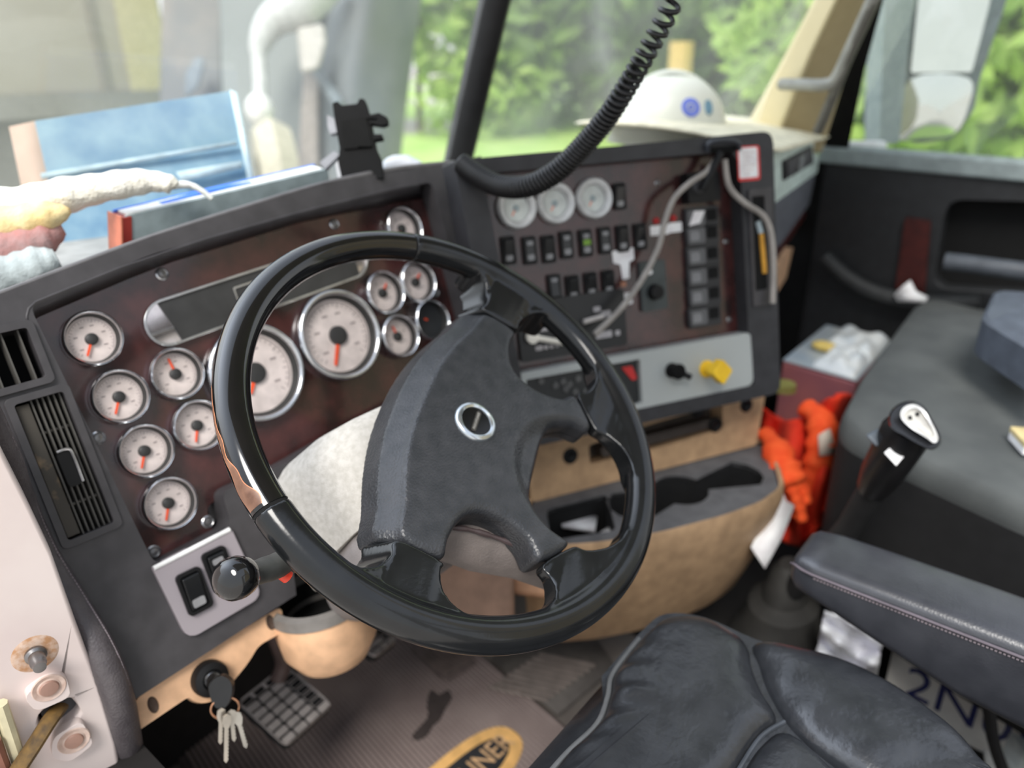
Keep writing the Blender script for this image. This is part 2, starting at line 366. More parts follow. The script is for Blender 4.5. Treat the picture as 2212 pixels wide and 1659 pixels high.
# windscreen: two raked panes, black centre divider, cream corner post
wb0, wb1 = at(990, 345, x=.60), at(1078, -40, x=.60)
rake = (wb1-wb0); lowc = wb0-rake*.35; topc = wb1+rake*.4
M_ws = dust_haze_glass('windscreen_glass', .03, .16, (.98, .99, .98))
M_ws2 = dust_haze_glass('windscreen_glass_smeared', .03, .20, (.98, .99, .98), (at(1560, -20, x=1.02), .255, .035))
lb = V((-.75, lowc.y+.42, lowc.z)); rb = V((1.62, .18, lowc.z))
for nm, e in (('window_1', lb), ('window_2', rb)):
    b = MB().add([lowc, e, e+(topc-lowc), topc], [(0, 1, 2, 3)]); struct(nm, b, M_ws if nm == 'window_1' else M_ws2)
b = MB().tube([lowc, wb0, (wb0+wb1)/2, wb1, topc], .030, 12, flat=.7); struct('trim_1', b, M_black)
t1 = MB().tube([lowc+V((-.004, -.02, .006)), wb1+V((-.004, -.02, .006)), topc+V((-.004, -.02, .006))], .006, 8)
struct('trim_2', t1, mat('divider_gloss', (46, 52, 62), .3))
pl = thing('trim_3', None, None, Matrix.Translation(at(1690, 270, x=1.32)), kind='structure')
b = MB().loft([[at(1580, 330, x=1.34), at(1668, 330, x=1.30), at(1668, 330, x=1.36), at(1580, 330, x=1.42)],
               [at(1690, 130, x=1.28), at(1757, 110, x=1.24), at(1757, 110, x=1.30), at(1690, 130, x=1.36)],
               [at(1790, -60, x=1.22), at(1838, -60, x=1.18), at(1838, -60, x=1.24), at(1790, -60, x=1.30)]]); b.build('post_front_face', M_cream, pl, world=True, bevel=.012)
b = MB().loft([[at(1652, 330, x=1.305), at(1775, 330, x=1.38), at(1775, 330, x=1.44), at(1652, 330, x=1.36)],
               [at(1746, 110, x=1.245), at(1850, 90, x=1.32), at(1850, 90, x=1.38), at(1746, 110, x=1.30)],
               [at(1826, -60, x=1.185), at(1925, -60, x=1.26), at(1925, -60, x=1.32), at(1826, -60, x=1.24)]]); b.build('post_side_face', mat('post_cream_shaded', (172, 156, 120), .75, col2=(176, 160, 124)), pl, world=True, bevel=.006)  # the post's cream, with the shade of this side put into the colour
gh = thing('grab_handle', 'slim grey grab handle on the cream corner post beside the passenger window', 'grab handle', Matrix.Translation(at(1765, 190, x=1.22)))
b = MB().tube(cr([at(1688, 182, x=1.25), at(1740, 183, x=1.215), at(1780, 183, x=1.20), at(1806, 170, x=1.195), at(1840, 100, x=1.17), at(1895, -20, x=1.13), at(1915, -60, x=1.12)], 5), .0125, 12); b.build('grip', mat('handle_grey', (138, 138, 132), .5), gh, world=True)
b = MB().tube(cr([at(1766, 285, x=1.24), at(1778, 258, x=1.23), at(1800, 205, x=1.21), at(1830, 130, x=1.18), at(1880, 20, x=1.14), at(1915, -60, x=1.13)], 5), .011, 10); b.build('door_seal_bead', mat('seal_grey', (92, 90, 84), .6), gh, world=True)

# ------------------------------------------------------------------ dashboard body
dash = thing('dashboard', 'long dark grey truck dashboard with burl wood faces and tan lower trim', 'dashboard', Matrix.Translation((.3, .35, .75)))
def L2(F, *pts): return [F.loc(*p).xy for p in pts]
TB = .028
outer = [V((-.345, .098)), CF.loc(0, 635, TB).xy, CF.loc(330, 510, TB).xy, CF.loc(700, 395, TB).xy, CF.loc(990, 348, TB).xy, V((.425, .175)), V((.425, -.12))] + \
    L2(CF, (845, 895, TB), (610, 1030, TB), (640, 1285, TB), (440, 1415, TB), (290, 1512, TB)) + [V((-.345, -.29))]
tl, tr = CF.loc(62, 657, TB), CF.loc(905, 397, TB); r0, r1 = CF.loc(918, 440, 0), CF.loc(985, 690, 0)
hole = rpoly([tl.xy, CF.loc(330, 548, TB).xy, CF.loc(640, 460, TB).xy, V((r0.x, tr.y)), r0.xy, r1.xy] + L2(CF, (1010, 800, .014), (850, 868, .014), (720, 935, .014), (600, 1003, .014), (478, 1062, TB), (500, 1135, TB), (335, 1222, TB), (300, 1150, TB), (180, 900, TB)), .012)
vh = [rpoly([(-.325, .075), (-.239, .075), (-.239, .025), (-.325, .025)], .003), rpoly([(-.273, .007), (-.230, .007), (-.230, -.133), (-.273, -.133)], .003)]
b = MB().prism(outer, -.03, TB, [hole]+vh, CF.M); b.build('driver_bezel', M_dark, dash, world=True, bevel=.009, seg=4)
fe = [CF.loc(x, y, TB) for x, y in ((58, 700), (57, 682), (61, 666), (77, 651), (255, 579), (357, 544), (449, 514), (640, 460), (866, 403), (905, 397))]
we = [CF.loc(x, y, .0006) for x, y in ((72, 702), (72, 696), (73, 690), (84, 682), (275, 601), (373, 563), (462, 536), (650, 478), (870, 434), (912, 428))]
b = MB(); b.v = [CF.M @ V((p.x, p.y, p.z+.0004)) for p in fe]+[CF.M @ p for p in we]; b.f = [(i, i+1, i+1+len(fe), i+len(fe)) for i in range(len(fe)-1)]
b.build('hood_reveal', M_dark, dash, world=True, solid=.002)
glint_path = cr([CF.P(*CF.loc(x, y, TB).xy, TB-.007) for x, y in ((-80, 664), (0, 636), (160, 575), (330, 512), (520, 451), (700, 397), (860, 363), (985, 350))], 6)
b = MB().tube(glint_path, .0045, 12); b.build('hood_glint', mat('glint_grey', (92, 90, 90), .3), dash, world=True)  # paler glossy bead added for the bright highlight along the hood edge
b = MB().prism([V(p)*1.0+V(((.012 if p.x > 0 else -.012), (.012 if p.y > 0 else -.012))) for p in hole], -.02, -.001, (), CF.M); b.build('driver_wood_panel', M_wood, dash, world=True)
b = MB().tube([CF.P(*CF.loc(x, y, .033)) for x, y in ((332, 1228), (496, 1144))], .0028, 10); b.build('plate_edge_glint', mat('glint_silver', (222, 222, 220), .3), dash, world=True)  # bright strip added for the gleam on the plate's bevelled top edge
b = MB().prism(rpoly(L2(CF, (328, 1226, .032), (498, 1140, .032), (566, 1288, .032), (405, 1383, .032)), [.003, .006, .014, .014]), .02, .034, (), CF.M); b.build('driver_silver_plate', M_silver, dash, world=True, bevel=.004, seg=3)
SB = .028
souter = rpoly([(-.06, .186), (.20, .191), (.477, .199), (.474, -.229), (-.03, -.229)], [.004, .002, .022, .02, .004])
shole = rpoly([(-.020, .150), (-.012, .166), (.395, .172), (.41, .15), (.412, -.118), (.418, -.12), (.420, -.206), (.0, -.206), (.004, -.118)], .006)
b = MB().prism(souter, -.03, SB, [shole], SF.M); b.build('centre_bezel', mat('near_black_bezel', (44, 44, 47), .55, bump=.25, bscale=900, bdist=.0005), dash, world=True, bevel=.005, seg=3)
b = MB().prism([(-.035, .18), (.42, .18), (.42, -.13), (-.03, -.13)], -.02, 0, (), SF.M); b.build('centre_wood_panel', M_wood, dash, world=True)
b = MB().prism(rpoly([(-.02, -.117), (.419, -.117), (.4195, -.206), (-.02, -.206)], [.003, .004, .014, .003]), -.01, .026, [rpoly([(.012, -.128), (.205, -.128), (.205, -.198), (.012, -.198)], .003)], SF.M); b.build('centre_silver_plate', mat('satin_silver_centre', (176, 181, 180), .42, metal=.1, col2=(180, 185, 184), scale=4), dash, world=True, bevel=.003, seg=3)
# pillar slot in the right part of the centre bezel
b = MB().box(.427, .452, -.05, .10, SB-.004, SB+.0015, SF.M); b.build('slot_pocket', M_void, dash, world=True)
b = MB().prism(rpoly([(.4215, .112), (.467, .112), (.467, -.075), (.4215, -.075)], .004), SB-.002, SB+.004, [rpoly([(.427, .10), (.452, .10), (.452, -.05), (.427, -.05)], .003)], SF.M); b.build('slot_frame', M_dark, dash, world=True, bevel=.0015)
# top pad, lower than the hood edges; drops towards the windscreen
def pad(s, t):
    x = -.5+1.32*s; y0 = .40 if x < .30 else .40-(x-.30)*.30
    return V((x, y0+t*(.62-.25*max(0, (x-.6)/.9)-(y0-.40)*.2), W.z+.075-.035*t+.01*math.sin(t*PI)))
b = MB().grid(pad, 24, 10); b.build('top_pad', mat('dash_top', (150, 150, 146), .75, bump=.2, bscale=400), dash, world=True, solid=.02)
# hood returns that join the bezels to the pad
b = MB().add([CF.P(-.335, .098, -.01), CF.P(-.249, .111, -.01), CF.P(.372, .172, -.01), CF.P(.372, .06, -.16), CF.P(-.249, .0, -.16), CF.P(-.335, .0, -.16)], [(0, 1, 4, 5), (1, 2, 3, 4)]); b.build('hood_back', M_dark, dash, world=True, solid=.006)
# passenger side: cream top, vent panel, grey glove box face
A_, B_ = at(1652, 332, x=.83), at(1768, 300, x=1.42)
pu = (B_-A_); pu.z = 0; pu.normalize(); PF = Frame(A_, pu, V((0, 0, 1)), V((pu.y, -pu.x, 0)))
tz = [at(1640, 262, x=.83), at(1745, 268, x=1.40)]
fl = [PF.loc(*p, 0) for p in ((1650, 335), (1760, 297), (1768, 345), (1766, 372), (1662, 447))]
b = MB().grid(lambda s, t: A_.lerp(B_+pu*.05, s)+V((0, t*.42-.03*(1-t), 0))+V((0, 0, [.002, .022, .034, .036, .03][min(4, int(t*4.001))])), 10, 4); b.build('passenger_pad', mat('pale_cream_pad', (216, 210, 186), .75, bump=.2, bscale=400), dash, world=True, solid=.012, sub=1)
sw = [p.xy for p in fl]
b = MB().prism(rpoly([sw[0], sw[1], sw[2], sw[3], sw[4]], [.01, .03, .02, .03, .01]), -.03, 0, (), PF.M); b.build('passenger_vent_panel', mat('pale_green_grey', (190, 204, 196), .6), dash, world=True, bevel=.006, seg=3)
lo = L2(PF, (1664, 445, .0), (1766, 372, .0), (1752, 440, .0), (1690, 530, .0), (1672, 540, .0))
b = MB().prism(rpoly(lo, .012), -.1, -.004, (), PF.M); b.build('glove_box_face', mat('grey_fabric', (84, 86, 92), .9, bump=.5, bscale=300), dash, world=True, bevel=.005)
lo = L2(PF, (1672, 540, -.012), (1756, 440, -.012), (1750, 456, -.012), (1680, 560, -.012))
b = MB().prism(lo, -.1, -.014, (), PF.M); b.build('glove_box_trim', mat('door_wood', (70, 22, 20)), dash, world=True)
lo = L2(PF, (1676, 575, -.02), (1715, 535, -.02), (1700, 600, -.02), (1676, 640, -.02))
b = MB().prism(lo, -.1, -.022, (), PF.M); b.build('passenger_tan_trim', M_beige, dash, world=True)
# tan lower trim, driver side: strip under the bezel with bosses
q = L2(CF, (292, 1512, .02), (440, 1412, .02), (610, 1310, .02), (615, 1365, .02), (560, 1395, .02), (540, 1430, .02), (500, 1480, .02), (470, 1512, .02), (430, 1520, .02), (410, 1505, .02), (300, 1580, .02), (285, 1585, .02))
b = MB().prism(rpoly(q, .008), -.02, .018, (), CF.M); b.build('driver_tan_trim', M_beige, dash, world=True, bevel=.004, seg=3)
for px, py in ((331, 1523), (585, 1345)):
    l = CF.loc(px, py, .019); b = MB().lathe([(0, 0), (.004, 0), (.0058, .0012), (.0068, 0)], 20, CF.T(l.x, l.y, .0185) @ Matrix.Diagonal((.75, 1.35, 1, 1)) @ Matrix.Rotation(.5, 4, 'Z'))
    b.build('trim_screw_recess', mat('recess_brown', (70, 54, 44), .7), dash, world=True)
# pod with grey rim under the bezel, left of the column
pc = at(690, 1290, z=-.285); pod = Matrix.Translation(pc) @ Matrix.Rotation(math.radians(-10), 4, 'X')
b = MB().lathe([(.052, .0), (.060, -.002), (.062, -.02), (.058, -.06), (.045, -.082), (.0, -.09)], 40, pod); b.build('pod_bowl', M_beige, dash, world=True)
b = MB().lathe([(.047, -.03), (.049, .004), (.054, .009), (.061, .006), (.063, -.006), (.058, -.008)], 40, pod); b.build('pod_rim', mat('pod_grey', (112, 108, 104), .5), dash, world=True)
b = MB().lathe([(0, -.045), (.047, -.04), (.048, .0)], 40, pod); b.build('pod_liner', M_void, dash, world=True)
# centre lower: tan face with openings, tray with cup wells
HF = -.065
fxy = lambda *pp: [SF.loc(x, y, HF).xy for x, y in pp]
sl_ = rpoly(fxy((1272, 962), (1420, 912), (1560, 872), (1562, 925), (1440, 962), (1275, 1003)), .006)
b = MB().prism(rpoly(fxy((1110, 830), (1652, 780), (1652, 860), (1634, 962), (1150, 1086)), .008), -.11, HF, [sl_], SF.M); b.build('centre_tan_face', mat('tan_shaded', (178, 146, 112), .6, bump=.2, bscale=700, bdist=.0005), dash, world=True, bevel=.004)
b = MB().prism(fxy((1250, 940), (1580, 850), (1580, 940), (1250, 1020)), HF-.045, HF-.035, (), SF.M); b.build('open_slot_back', mat('slot_brown', (70, 62, 54), .8), dash, world=True)
b = MB().prism(rpoly(fxy((1300, 968), (1545, 905), (1550, 922), (1305, 990)), .006), HF-.03, HF-.004, (), SF.M); b.build('slot_bar', mat('bar_grey', (74, 66, 60), .6), dash, world=True, bevel=.006)
for px, py in ((1232, 985), (1612, 875), (1546, 918), (1508, 888)):
    l = SF.loc(px, py, HF); b = MB().lathe([(0, .002), (.006, .002), (.008, .0035), (.012, .003), (.014, 0)], 24, SF.T(l.x, l.y, HF)); b.build('face_plug', M_black, dash, world=True)
tf = Frame(V((0, 0, W.z-.36)), SF.u.copy(), (-V((SF.n.x, SF.n.y, 0))).normalized(), V((0, 0, 1)))
tp = lambda *p: tf.loc(*p).xy
tro = [tp(1150, 1084), tp(1645, 962), tp(1668, 1000), tp(1684, 1062), tp(1640, 1095), tp(1560, 1125), tp(1430, 1160), tp(1300, 1182), tp(1180, 1190), tp(1140, 1150)]
trs = rpoly(tro, .02, 6)
c1, c2, c3 = tp(1470, 1062), tp(1590, 1030), tp(1372, 1092)
wells = [rpoly([tp(1180, 1105), tp(1310, 1072), tp(1330, 1150), tp(1190, 1172)], .01)]
def blob(cs, r):
    pts = []
    for a in range(40):
        d = V((math.cos(2*PI*a/40), math.sin(2*PI*a/40))); cen = sum((V(c) for c in cs), V((0, 0)))/len(cs); best = 0
        for c in cs:
            w = V(c)-cen; bq = w.dot(d); di = bq*bq-w.length_squared+r*r
            if di >= 0: best = max(best, bq+math.sqrt(di))
        pts.append(cen+d*max(best, r*.62))
    return pts
wells.append(blob([c1, c2, c3], .046))
b = MB().prism(trs, -.004, .004, wells, tf.M); b.build('tray_top', mat('tray_grey', (88, 88, 90), .65), dash, world=True, bevel=.002)
ins = [V(p) for p in trs]
cen = sum(ins, V((0, 0)))/len(ins)
def ringz(z, s, dv=0): return [tf.P(*(cen+(p-cen)*s+V((0, dv))), z) for p in ins]
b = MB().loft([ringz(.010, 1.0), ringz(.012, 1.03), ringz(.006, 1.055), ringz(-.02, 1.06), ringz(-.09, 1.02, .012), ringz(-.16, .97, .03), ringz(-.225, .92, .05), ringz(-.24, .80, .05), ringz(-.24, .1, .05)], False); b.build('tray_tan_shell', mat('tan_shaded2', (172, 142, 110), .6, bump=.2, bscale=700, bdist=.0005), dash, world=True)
b = MB().prism([p*.8+cen*.2 for p in ins], -.075, -.07, (), tf.M)
for w_ in wells:
    n_ = len(w_); b.loft([[tf.P(*p, .002) for p in w_], [tf.P(*p, -.07) for p in w_]], False)
b.build('tray_wells', mat('well_dark', (16, 16, 17), .9), dash, world=True)
l0 = [at(1372, 1188, d=1.20), at(1478, 1165, d=1.24), at(1474, 1200, d=1.24), at(1376, 1222, d=1.20)]
b = MB().add(l0, [(0, 1, 2, 3)]); b.build('console_button_panel', M_black, dash, world=True, solid=.012)
# steel and dark parts below the tray, lower tan knee panel behind the column
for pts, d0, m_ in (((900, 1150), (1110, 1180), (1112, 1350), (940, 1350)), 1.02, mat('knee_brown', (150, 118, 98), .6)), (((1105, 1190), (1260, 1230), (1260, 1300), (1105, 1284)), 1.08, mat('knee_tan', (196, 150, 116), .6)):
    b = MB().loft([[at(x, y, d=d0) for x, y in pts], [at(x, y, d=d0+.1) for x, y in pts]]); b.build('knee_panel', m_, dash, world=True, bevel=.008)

# ------------------------------------------------------------------ gauges
def gauge(T, R, label, group, needle=None, dial=M_dial, bezel=M_chrome, ring=1.0, ticks=True, cap=True, nlen=.74, dark=False):
    g = thing('gauge', label, 'gauge', T, group)
    b = MB().lathe([(R*.985, 0), (R, .003), (R, .0095), (R*.975, .0125), (R*.94, .0135), (R*.905, .0125), (R*.885, .010), (R*.88, .007)], 56); b.build('bezel', bezel, g, smooth=60)
    ri = R*.83
    b = MB().lathe([(R*.882, .0095), (R*.865, .008), (R*.80, .0005)], 48); b.build('inner_ring', M_hubcap if not dark else M_black, g)
    b = MB().prism(circ(ri*.975, 44), .0, .0010); b.build('dial', dial, g)
    if ticks:
        b = MB(); n = 28
        for i in range(n+1):
            a = math.radians(225-270*i/n); l = .12 if i % 4 == 0 else .06
            b.box(ri*(.86-l), ri*.86, -ri*.012, ri*.012, .0010, .0013, Matrix.Rotation(a, 4, 'Z'))
        for i in range(40):
            a0, a1 = math.radians(150-190*i/40), math.radians(150-190*(i+1)/40)
            b.add([(ri*k*math.cos(a), ri*k*math.sin(a), .0012) for a, k in ((a0, .885), (a0, .915), (a1, .915), (a1, .885))], [(0, 1, 2, 3)])
        for a in (215, 160, 110, 70, 20, -35):
            b.box(-ri*.08, ri*.08, -ri*.03, ri*.03, .0010, .0013, Matrix.Translation((ri*.6*math.cos(math.radians(a)), ri*.6*math.sin(math.radians(a)), 0)))
        b.build('scale', M_ink, g)
    if needle is not None:
        b = MB().prism([(ri*.16, -ri*.05), (ri*nlen, -ri*.042), (ri*(nlen+.05), 0), (ri*nlen, ri*.042), (ri*.16, ri*.05)], .0030, .0040, (), Matrix.Rotation(needle, 4, 'Z')); b.build('needle', M_orange, g)
    if cap:
        b = MB().lathe([(0, .0062), (ri*.2, .0058), (ri*.25, .0048), (ri*.26, .001)], 28); b.build('needle_cap', M_hubcap, g)
    b = MB().prism(circ(R*.886, 44), .0090, .0096); b.build('lens', M_gglass, g)
    return g
GC = [(-.1804, .0512), (-.1756, -.0147), (-.1711, -.0781), (-.1672, -.1407), (-.112, -.0088), (-.1093, -.0712)]
GL = ['pale round gauge at the top of the left column of the driver cluster', 'pale round gauge second from the top in the left column of the cluster',
      'pale round gauge third from the top in the left column of the cluster', 'pale round gauge at the foot of the left column, above the silver plate',
      'pale gauge with needle straight up, under the left end of the display', 'pale gauge right of the left column, beside the lower left wheel rim']
GG = 'small round gauges of the driver cluster'
for i, (u, v) in enumerate(GC):
    gauge(CF.T(u, v, 0), .0295, GL[i], GG, math.radians(96 if i == 4 else 238+i*1.5))
rg = [(.1896, .0154, 48, 'small pale gauge right above the tachometer, needle pointing up right', M_dial, .8),
      (.2497, .0176, 42, 'small pale gauge in the upper right corner pair, just under the wheel rim', M_dial, .8),
      (.1909, -.0477, 102, 'small half dark gauge with upright needle, right of the tachometer', M_dial, .8),
      (.2529, -.0408, None, 'small black faced gauge at the right end of the cluster', mat('dial_black', (44, 46, 48), .4), .8)]
for u, v, a, lb_, dm, nl in rg:
    g = gauge(CF.T(u, v, 0), .0304, lb_, GG, math.radians(a) if a is not None else math.radians(150), dm, nlen=.6 if a is not None else .35, cap=a is not None, ticks=a is not None)
l = CF.loc(865, 495, 0); gauge(CF.T(l.x, l.y, 0), .0304, 'small pale gauge peeping over the top of the steering wheel rim', GG, math.radians(230))
gauge(CF.T(.1018, -.0219, 0), .060, 'large tachometer dial seen through the steering wheel, orange needle down left', 'large dials of the driver cluster', math.radians(243), nlen=.78)
gauge(CF.T(-.023, -.035, 0), .060, 'large speedometer dial half hidden by the left of the wheel rim', 'large dials of the driver cluster', math.radians(236), nlen=.5)
M_wb = mat('white_bezel', (196, 197, 197), .4, metal=.2)
for i, (px, py, lb_) in enumerate(((1115.6, 449, 'white rimmed gauge on the centre panel, leftmost, under the coiled cord'), (1199.7, 439, 'white rimmed gauge on the centre panel, middle of the three'), (1282, 428.6, 'white rimmed gauge on the centre panel, rightmost beside a switch'))):
    l = SF.loc(px, py, .004)
    g = thing('gauge', lb_, 'gauge', SF.T(l.x, l.y, 0), 'white rimmed gauges on the centre panel')
    R = .0305
    MB().lathe([(R*.98, 0), (R, .003), (R*.99, .008), (R*.9, .0115), (R*.75, .0105), (R*.64, .007), (R*.62, .001)], 48).build('bezel', M_wb, g, smooth=60)
    MB().prism(circ(R*.66, 40), 0, .002).build('dial', mat('dial_white', (196, 201, 198), .5), g)
    MB().prism([(0, -.0012), (.013, -.0008), (.013, .0008), (0, .0012)], .0022, .003, (), Matrix.Rotation(math.radians(235), 4, 'Z')).build('needle', mat('needle_pale_red', (226, 150, 130), .5), g)
    MB().lathe([(0, .0045), (.004, .004), (.005, .002)], 20).build('needle_cap', mat('cap_grey', (150, 164, 168), .5), g)
    MB().prism(circ(R*.63, 40), .0065, .007).build('lens', M_gglass, g)

# display strip across the top of the cluster
dsp = thing('message_display', 'long dark message display with chrome ends across the top of the cluster', 'display', CF.T(.04, .06, 0))
dl = lambda *p: (CF.loc(*p, .004).xy-V((.04, .06)))
e0, e1, e2, e3 = dl(340, 640), dl(842, 525), dl(835, 585), dl(370, 725)
h_ = .0225; x0, x1 = dl(305, 690).x, dl(800, 575).x; yb = (dl(330, 690).y)
def stad(x0, x1, y, r, sk=.085): return [V((p.x, p.y+(p.x)*sk)) for p in [V((x0+r+r*math.cos(a), y+r*math.sin(a))) for a in [PI/2+PI*i/16 for i in range(17)]]+[V((x1-r+r*math.cos(a), y+r*math.sin(a))) for a in [-PI/2+PI*i/16 for i in range(17)]]]
yc = dl(420, 670).y+.006
MB().prism(stad(x0, x1, yc, .0265), 0, .006, [stad(x0+.003, x1-.003, yc, .0235)]).build('frame', M_chromed, dsp, bevel=.001)
MB().prism(stad(x0+.003, x1-.003, yc, .0235), .0, .002).build('mirror_end', mat('mirror_plate', (214, 206, 206), .12, metal=.9), dsp)
sx0, sx1 = dl(362, 690).x, x1-.02
MB().prism([V((sx0-.004, yc+.0235+sx0*.085)), V((sx0+.008, yc-.0235+sx0*.085)), V((sx1, yc-.0235+sx1*.085)), V((sx1, yc+.0235+sx1*.085))], .002, .0035).build('screen', mat('screen_dark', (50, 50, 50), .3), dsp)
a = dl(545, 632); MB().prism(rpoly([(a.x-.022, a.y-.013), (a.x+.035, a.y-.008), (a.x+.035, a.y+.016), (a.x-.022, a.y+.011)], .002), .0035, .005, [rpoly([(a.x-.020, a.y-.011), (a.x+.033, a.y-.006), (a.x+.033, a.y+.014), (a.x-.020, a.y+.009)], .002)]).build('window_frame', M_chromed, dsp)
a = dl(345, 693); MB().box(a.x-.016, a.x+.012, -.0022, .0022, .002, .006, Matrix.Translation((0, a.y, 0)) @ Matrix.Rotation(.08, 4, 'Z')).build('end_badge', M_steel, dsp, bevel=.001)

# panel screws
for px, py, F, lb_ in ((212, 946, CF, 'screw on the wood panel left of the third gauge'), (449, 1127, CF, 'screw on the wood panel right above the silver plate'), (332, 1192, CF, 'screw at the lower left corner of the driver wood panel'),
                       (350, 592, CF, 'dark screw at the top of the driver wood panel, above the display'), (722, 484, CF, 'screw at the top of the driver wood panel near the phone holder'), (940, 632, CF, 'screw beside the right end of the cluster'), (1113, 783, SF, 'screw on the centre wood panel above the silver plate, left'), (1575, 690, SF, 'screw at the lower right corner of the centre wood panel'), (1568, 522, SF, 'screw halfway down the right edge of the centre panel'), (1420, 395, SF, 'screw spot on the upper right of the centre wood panel')):
    l = F.loc(px, py, 0); r = .0072 if F is CF else .005
    s_ = thing('panel_screw', lb_, 'screw', F.T(l.x, l.y, -.0005), 'screws in the wood panels')
    MB().lathe([(r, 0), (r, .001), (r*.8, .002), (r*.66, .0012)], 24).build('washer', M_chromed, s_)
    MB().lathe([(r*.66, .001), (r*.5, .003), (r*.22, .0034), (r*.2, .0015), (0, .0012)], 20).build('screw_head', M_steel, s_)

# ------------------------------------------------------------------ switches
def rocker(T, w, h, label, group, tilt=.16, legend=1, legcol=M_icon, big=False, name='rocker_switch'):
    s_ = thing(name, label, 'switch', T, group)
    MB().prism(rr(w, h, w*.18), 0, .005, [rr(w*.74, h*.84, w*.1)]).build('housing', M_black, s_, bevel=.001)
    MB().box(-w*.36, w*.36, -h*.41, h*.41, -.001, .0008).build('well', M_void, s_)
    R_ = Matrix.Rotation(tilt, 4, 'X')
    r_ = MB().loft([[V((x, y, z)) for x, y, z in ((-w*.34, -h*.40, .0), (w*.34, -h*.40, .0), (w*.34, h*.40, .0), (-w*.34, h*.40, .0))],
                    [V((x, y, z)) for x, y, z in ((-w*.34, -h*.40, .0065), (w*.34, -h*.40, .0065), (w*.34, h*.40, .0065), (-w*.34, h*.40, .0065))]], M=R_).build('rocker', M_gloss, s_, bevel=.0012)
    if legend & 1: MB().prism(rr(w*.5, h*.2, w*.08, 0, -h*.24), .0066, .0072, (), R_).build('legend', legcol, s_)
    if legend & 2: MB().prism(rr(w*.45, h*.14, w*.07, 0, h*.25), .0066, .0072, (), R_).build('legend', legcol, s_)
    return s_
for (px, py, lb_, lg) in ((420, 1277, 'black rocker switch on the left silver plate, nearest the door', 1), (474, 1230, 'black rocker switch on the left silver plate, behind the stalk knob', 2)):
    l = CF.loc(px, py, .036); rocker(CF.T(l.x, l.y, .0335, .0), .027, .047, lb_, 'switches on the left silver plate', .14, lg)
R1 = [(1099, 541, 1, 'first from the left'), (1144.6, 541, 3, 'second from the left'), (1185.7, 538, 1, 'third from the left'), (1224, 529, 3, 'fourth from the left'), (1266, 525, 3, 'fifth from the left, with a green lamp'), (1307, 519.5, 3, 'sixth from the left, with two pale legends'), (1345.5, 515, 1, 'seventh from the left'), (1383.8, 511, 1, 'last on the right, by the red lamps')]
for i, (px, py, lg, w_) in enumerate(R1):
    l = SF.loc(px, py, .004)
    s_ = rocker(SF.T(l.x, l.y, 0), .021, .041, 'black rocker switch in the upper centre row, '+w_, 'upper row of centre panel switches', .2 if lg == 1 else .02, lg)
    if i == 4: MB().prism(rr(.012, .008, .001, 0, .001), .0066, .0078).build('lamp', mat('lamp_green', (110, 150, 40), .4), s_)
for i, (px, py, lg, w_) in enumerate(((1198, 620, 2, 'first visible beside the wheel rim'), (1238, 622, 1, 'second'), (1277.3, 615, 1, 'third, its legend dim'), (1314.6, 610, 1, 'last, left of the white tape'))):
    l = SF.loc(px, py, .004); rocker(SF.T(l.x, l.y, 0), .021, .038, 'black rocker switch in the lower centre row, '+w_, 'lower row of centre panel switches', .2 if lg == 1 else -.1, lg)
l = SF.loc(1339, 424, .004); rocker(SF.T(l.x, l.y, 0), .021, .040, 'lone black rocker switch right of the three white rimmed gauges', None, .2, 1)
R2 = ['topmost, with a white sticker', 'second from the top', 'third from the top', 'fourth from the top', 'fifth from the top', 'lowest of the stack']
for i, (px, py) in enumerate(((1515, 470), (1516, 508), (1517, 553), (1519, 596), (1521, 639), (1521, 683))):
    l = SF.loc(px, py, .004); T = SF.T(l.x, l.y, 0)
    s_ = thing('toggle_module', 'sideways black switch module at the right of the centre panel, '+R2[i], 'switch', T, 'stack of sideways switch modules')
    MB().prism(rr(.064, .034, .004), 0, .006).build('housing', mat('module_black', (40, 40, 42), .5), s_, bevel=.0015)
    MB().prism(rr(.032, .025, .004, -.014, 0), .006, .0105).build('paddle', mat('paddle_grey', (92, 92, 94), .5), s_, bevel=.002)
    MB().prism(rr(.018, .018, .003, .018, .003), .006, .0075).build('socket', M_void, s_)
    MB().prism(rr(.017, .015, .003, -.018, 0) if i else [V((-.029, -.011)), V((-.008, -.008)), V((.002, .010)), V((-.018, .011))], .0105, .0112).build('sticker' if i == 0 else 'legend', M_paper if i == 0 else M_icon, s_)
# warning lamps with white label strips
for px, py, qx, qy, w_ in ((1420, 477, 1426, 497, 'left'), (1457, 471, 1460, 491, 'right')):
    l = SF.loc(px, py, .004); k = SF.loc(qx, qy, .002)
    s_ = thing('warning_lamp', w_.capitalize()+' one of two red lamps above a white label strip', 'lamp', SF.T(l.x, l.y, 0), 'red warning lamps')
    MB().ball((0, 0, 0), (.0055, .0055, .006), 16, zmin=0).build('lens', M_red, s_)
    d_ = k-l; MB().prism(rr(.034 if w_ == 'left' else .024, .015, .001, d_.x, d_.y), 0, .0008).build('label_strip', M_paper, s_)
# white tape notes
l = SF.loc(1347, 557, .002)
o_ = thing('label_tape', 'torn white label tape stuck in a T shape below the switches', 'label', SF.T(l.x, l.y, .0005))
MB().prism([V(p) for p in ((-.019, .012), (.019, .014), (.019, -.004), (.010, -.008), (.008, -.032), (-.004, -.033), (-.006, -.010), (-.018, -.006))], 0, .0008).build('tape', M_paper, o_)
MB().prism(rr(.026, .018, .002, -.002, -.063), 0, .0008).build('tape', M_paper, o_)
MB().prism(rr(.010, .008, .002, -.003, -.040), 0, .0008).build('stain', mat('tape_stain', (170, 120, 96), .8), o_)
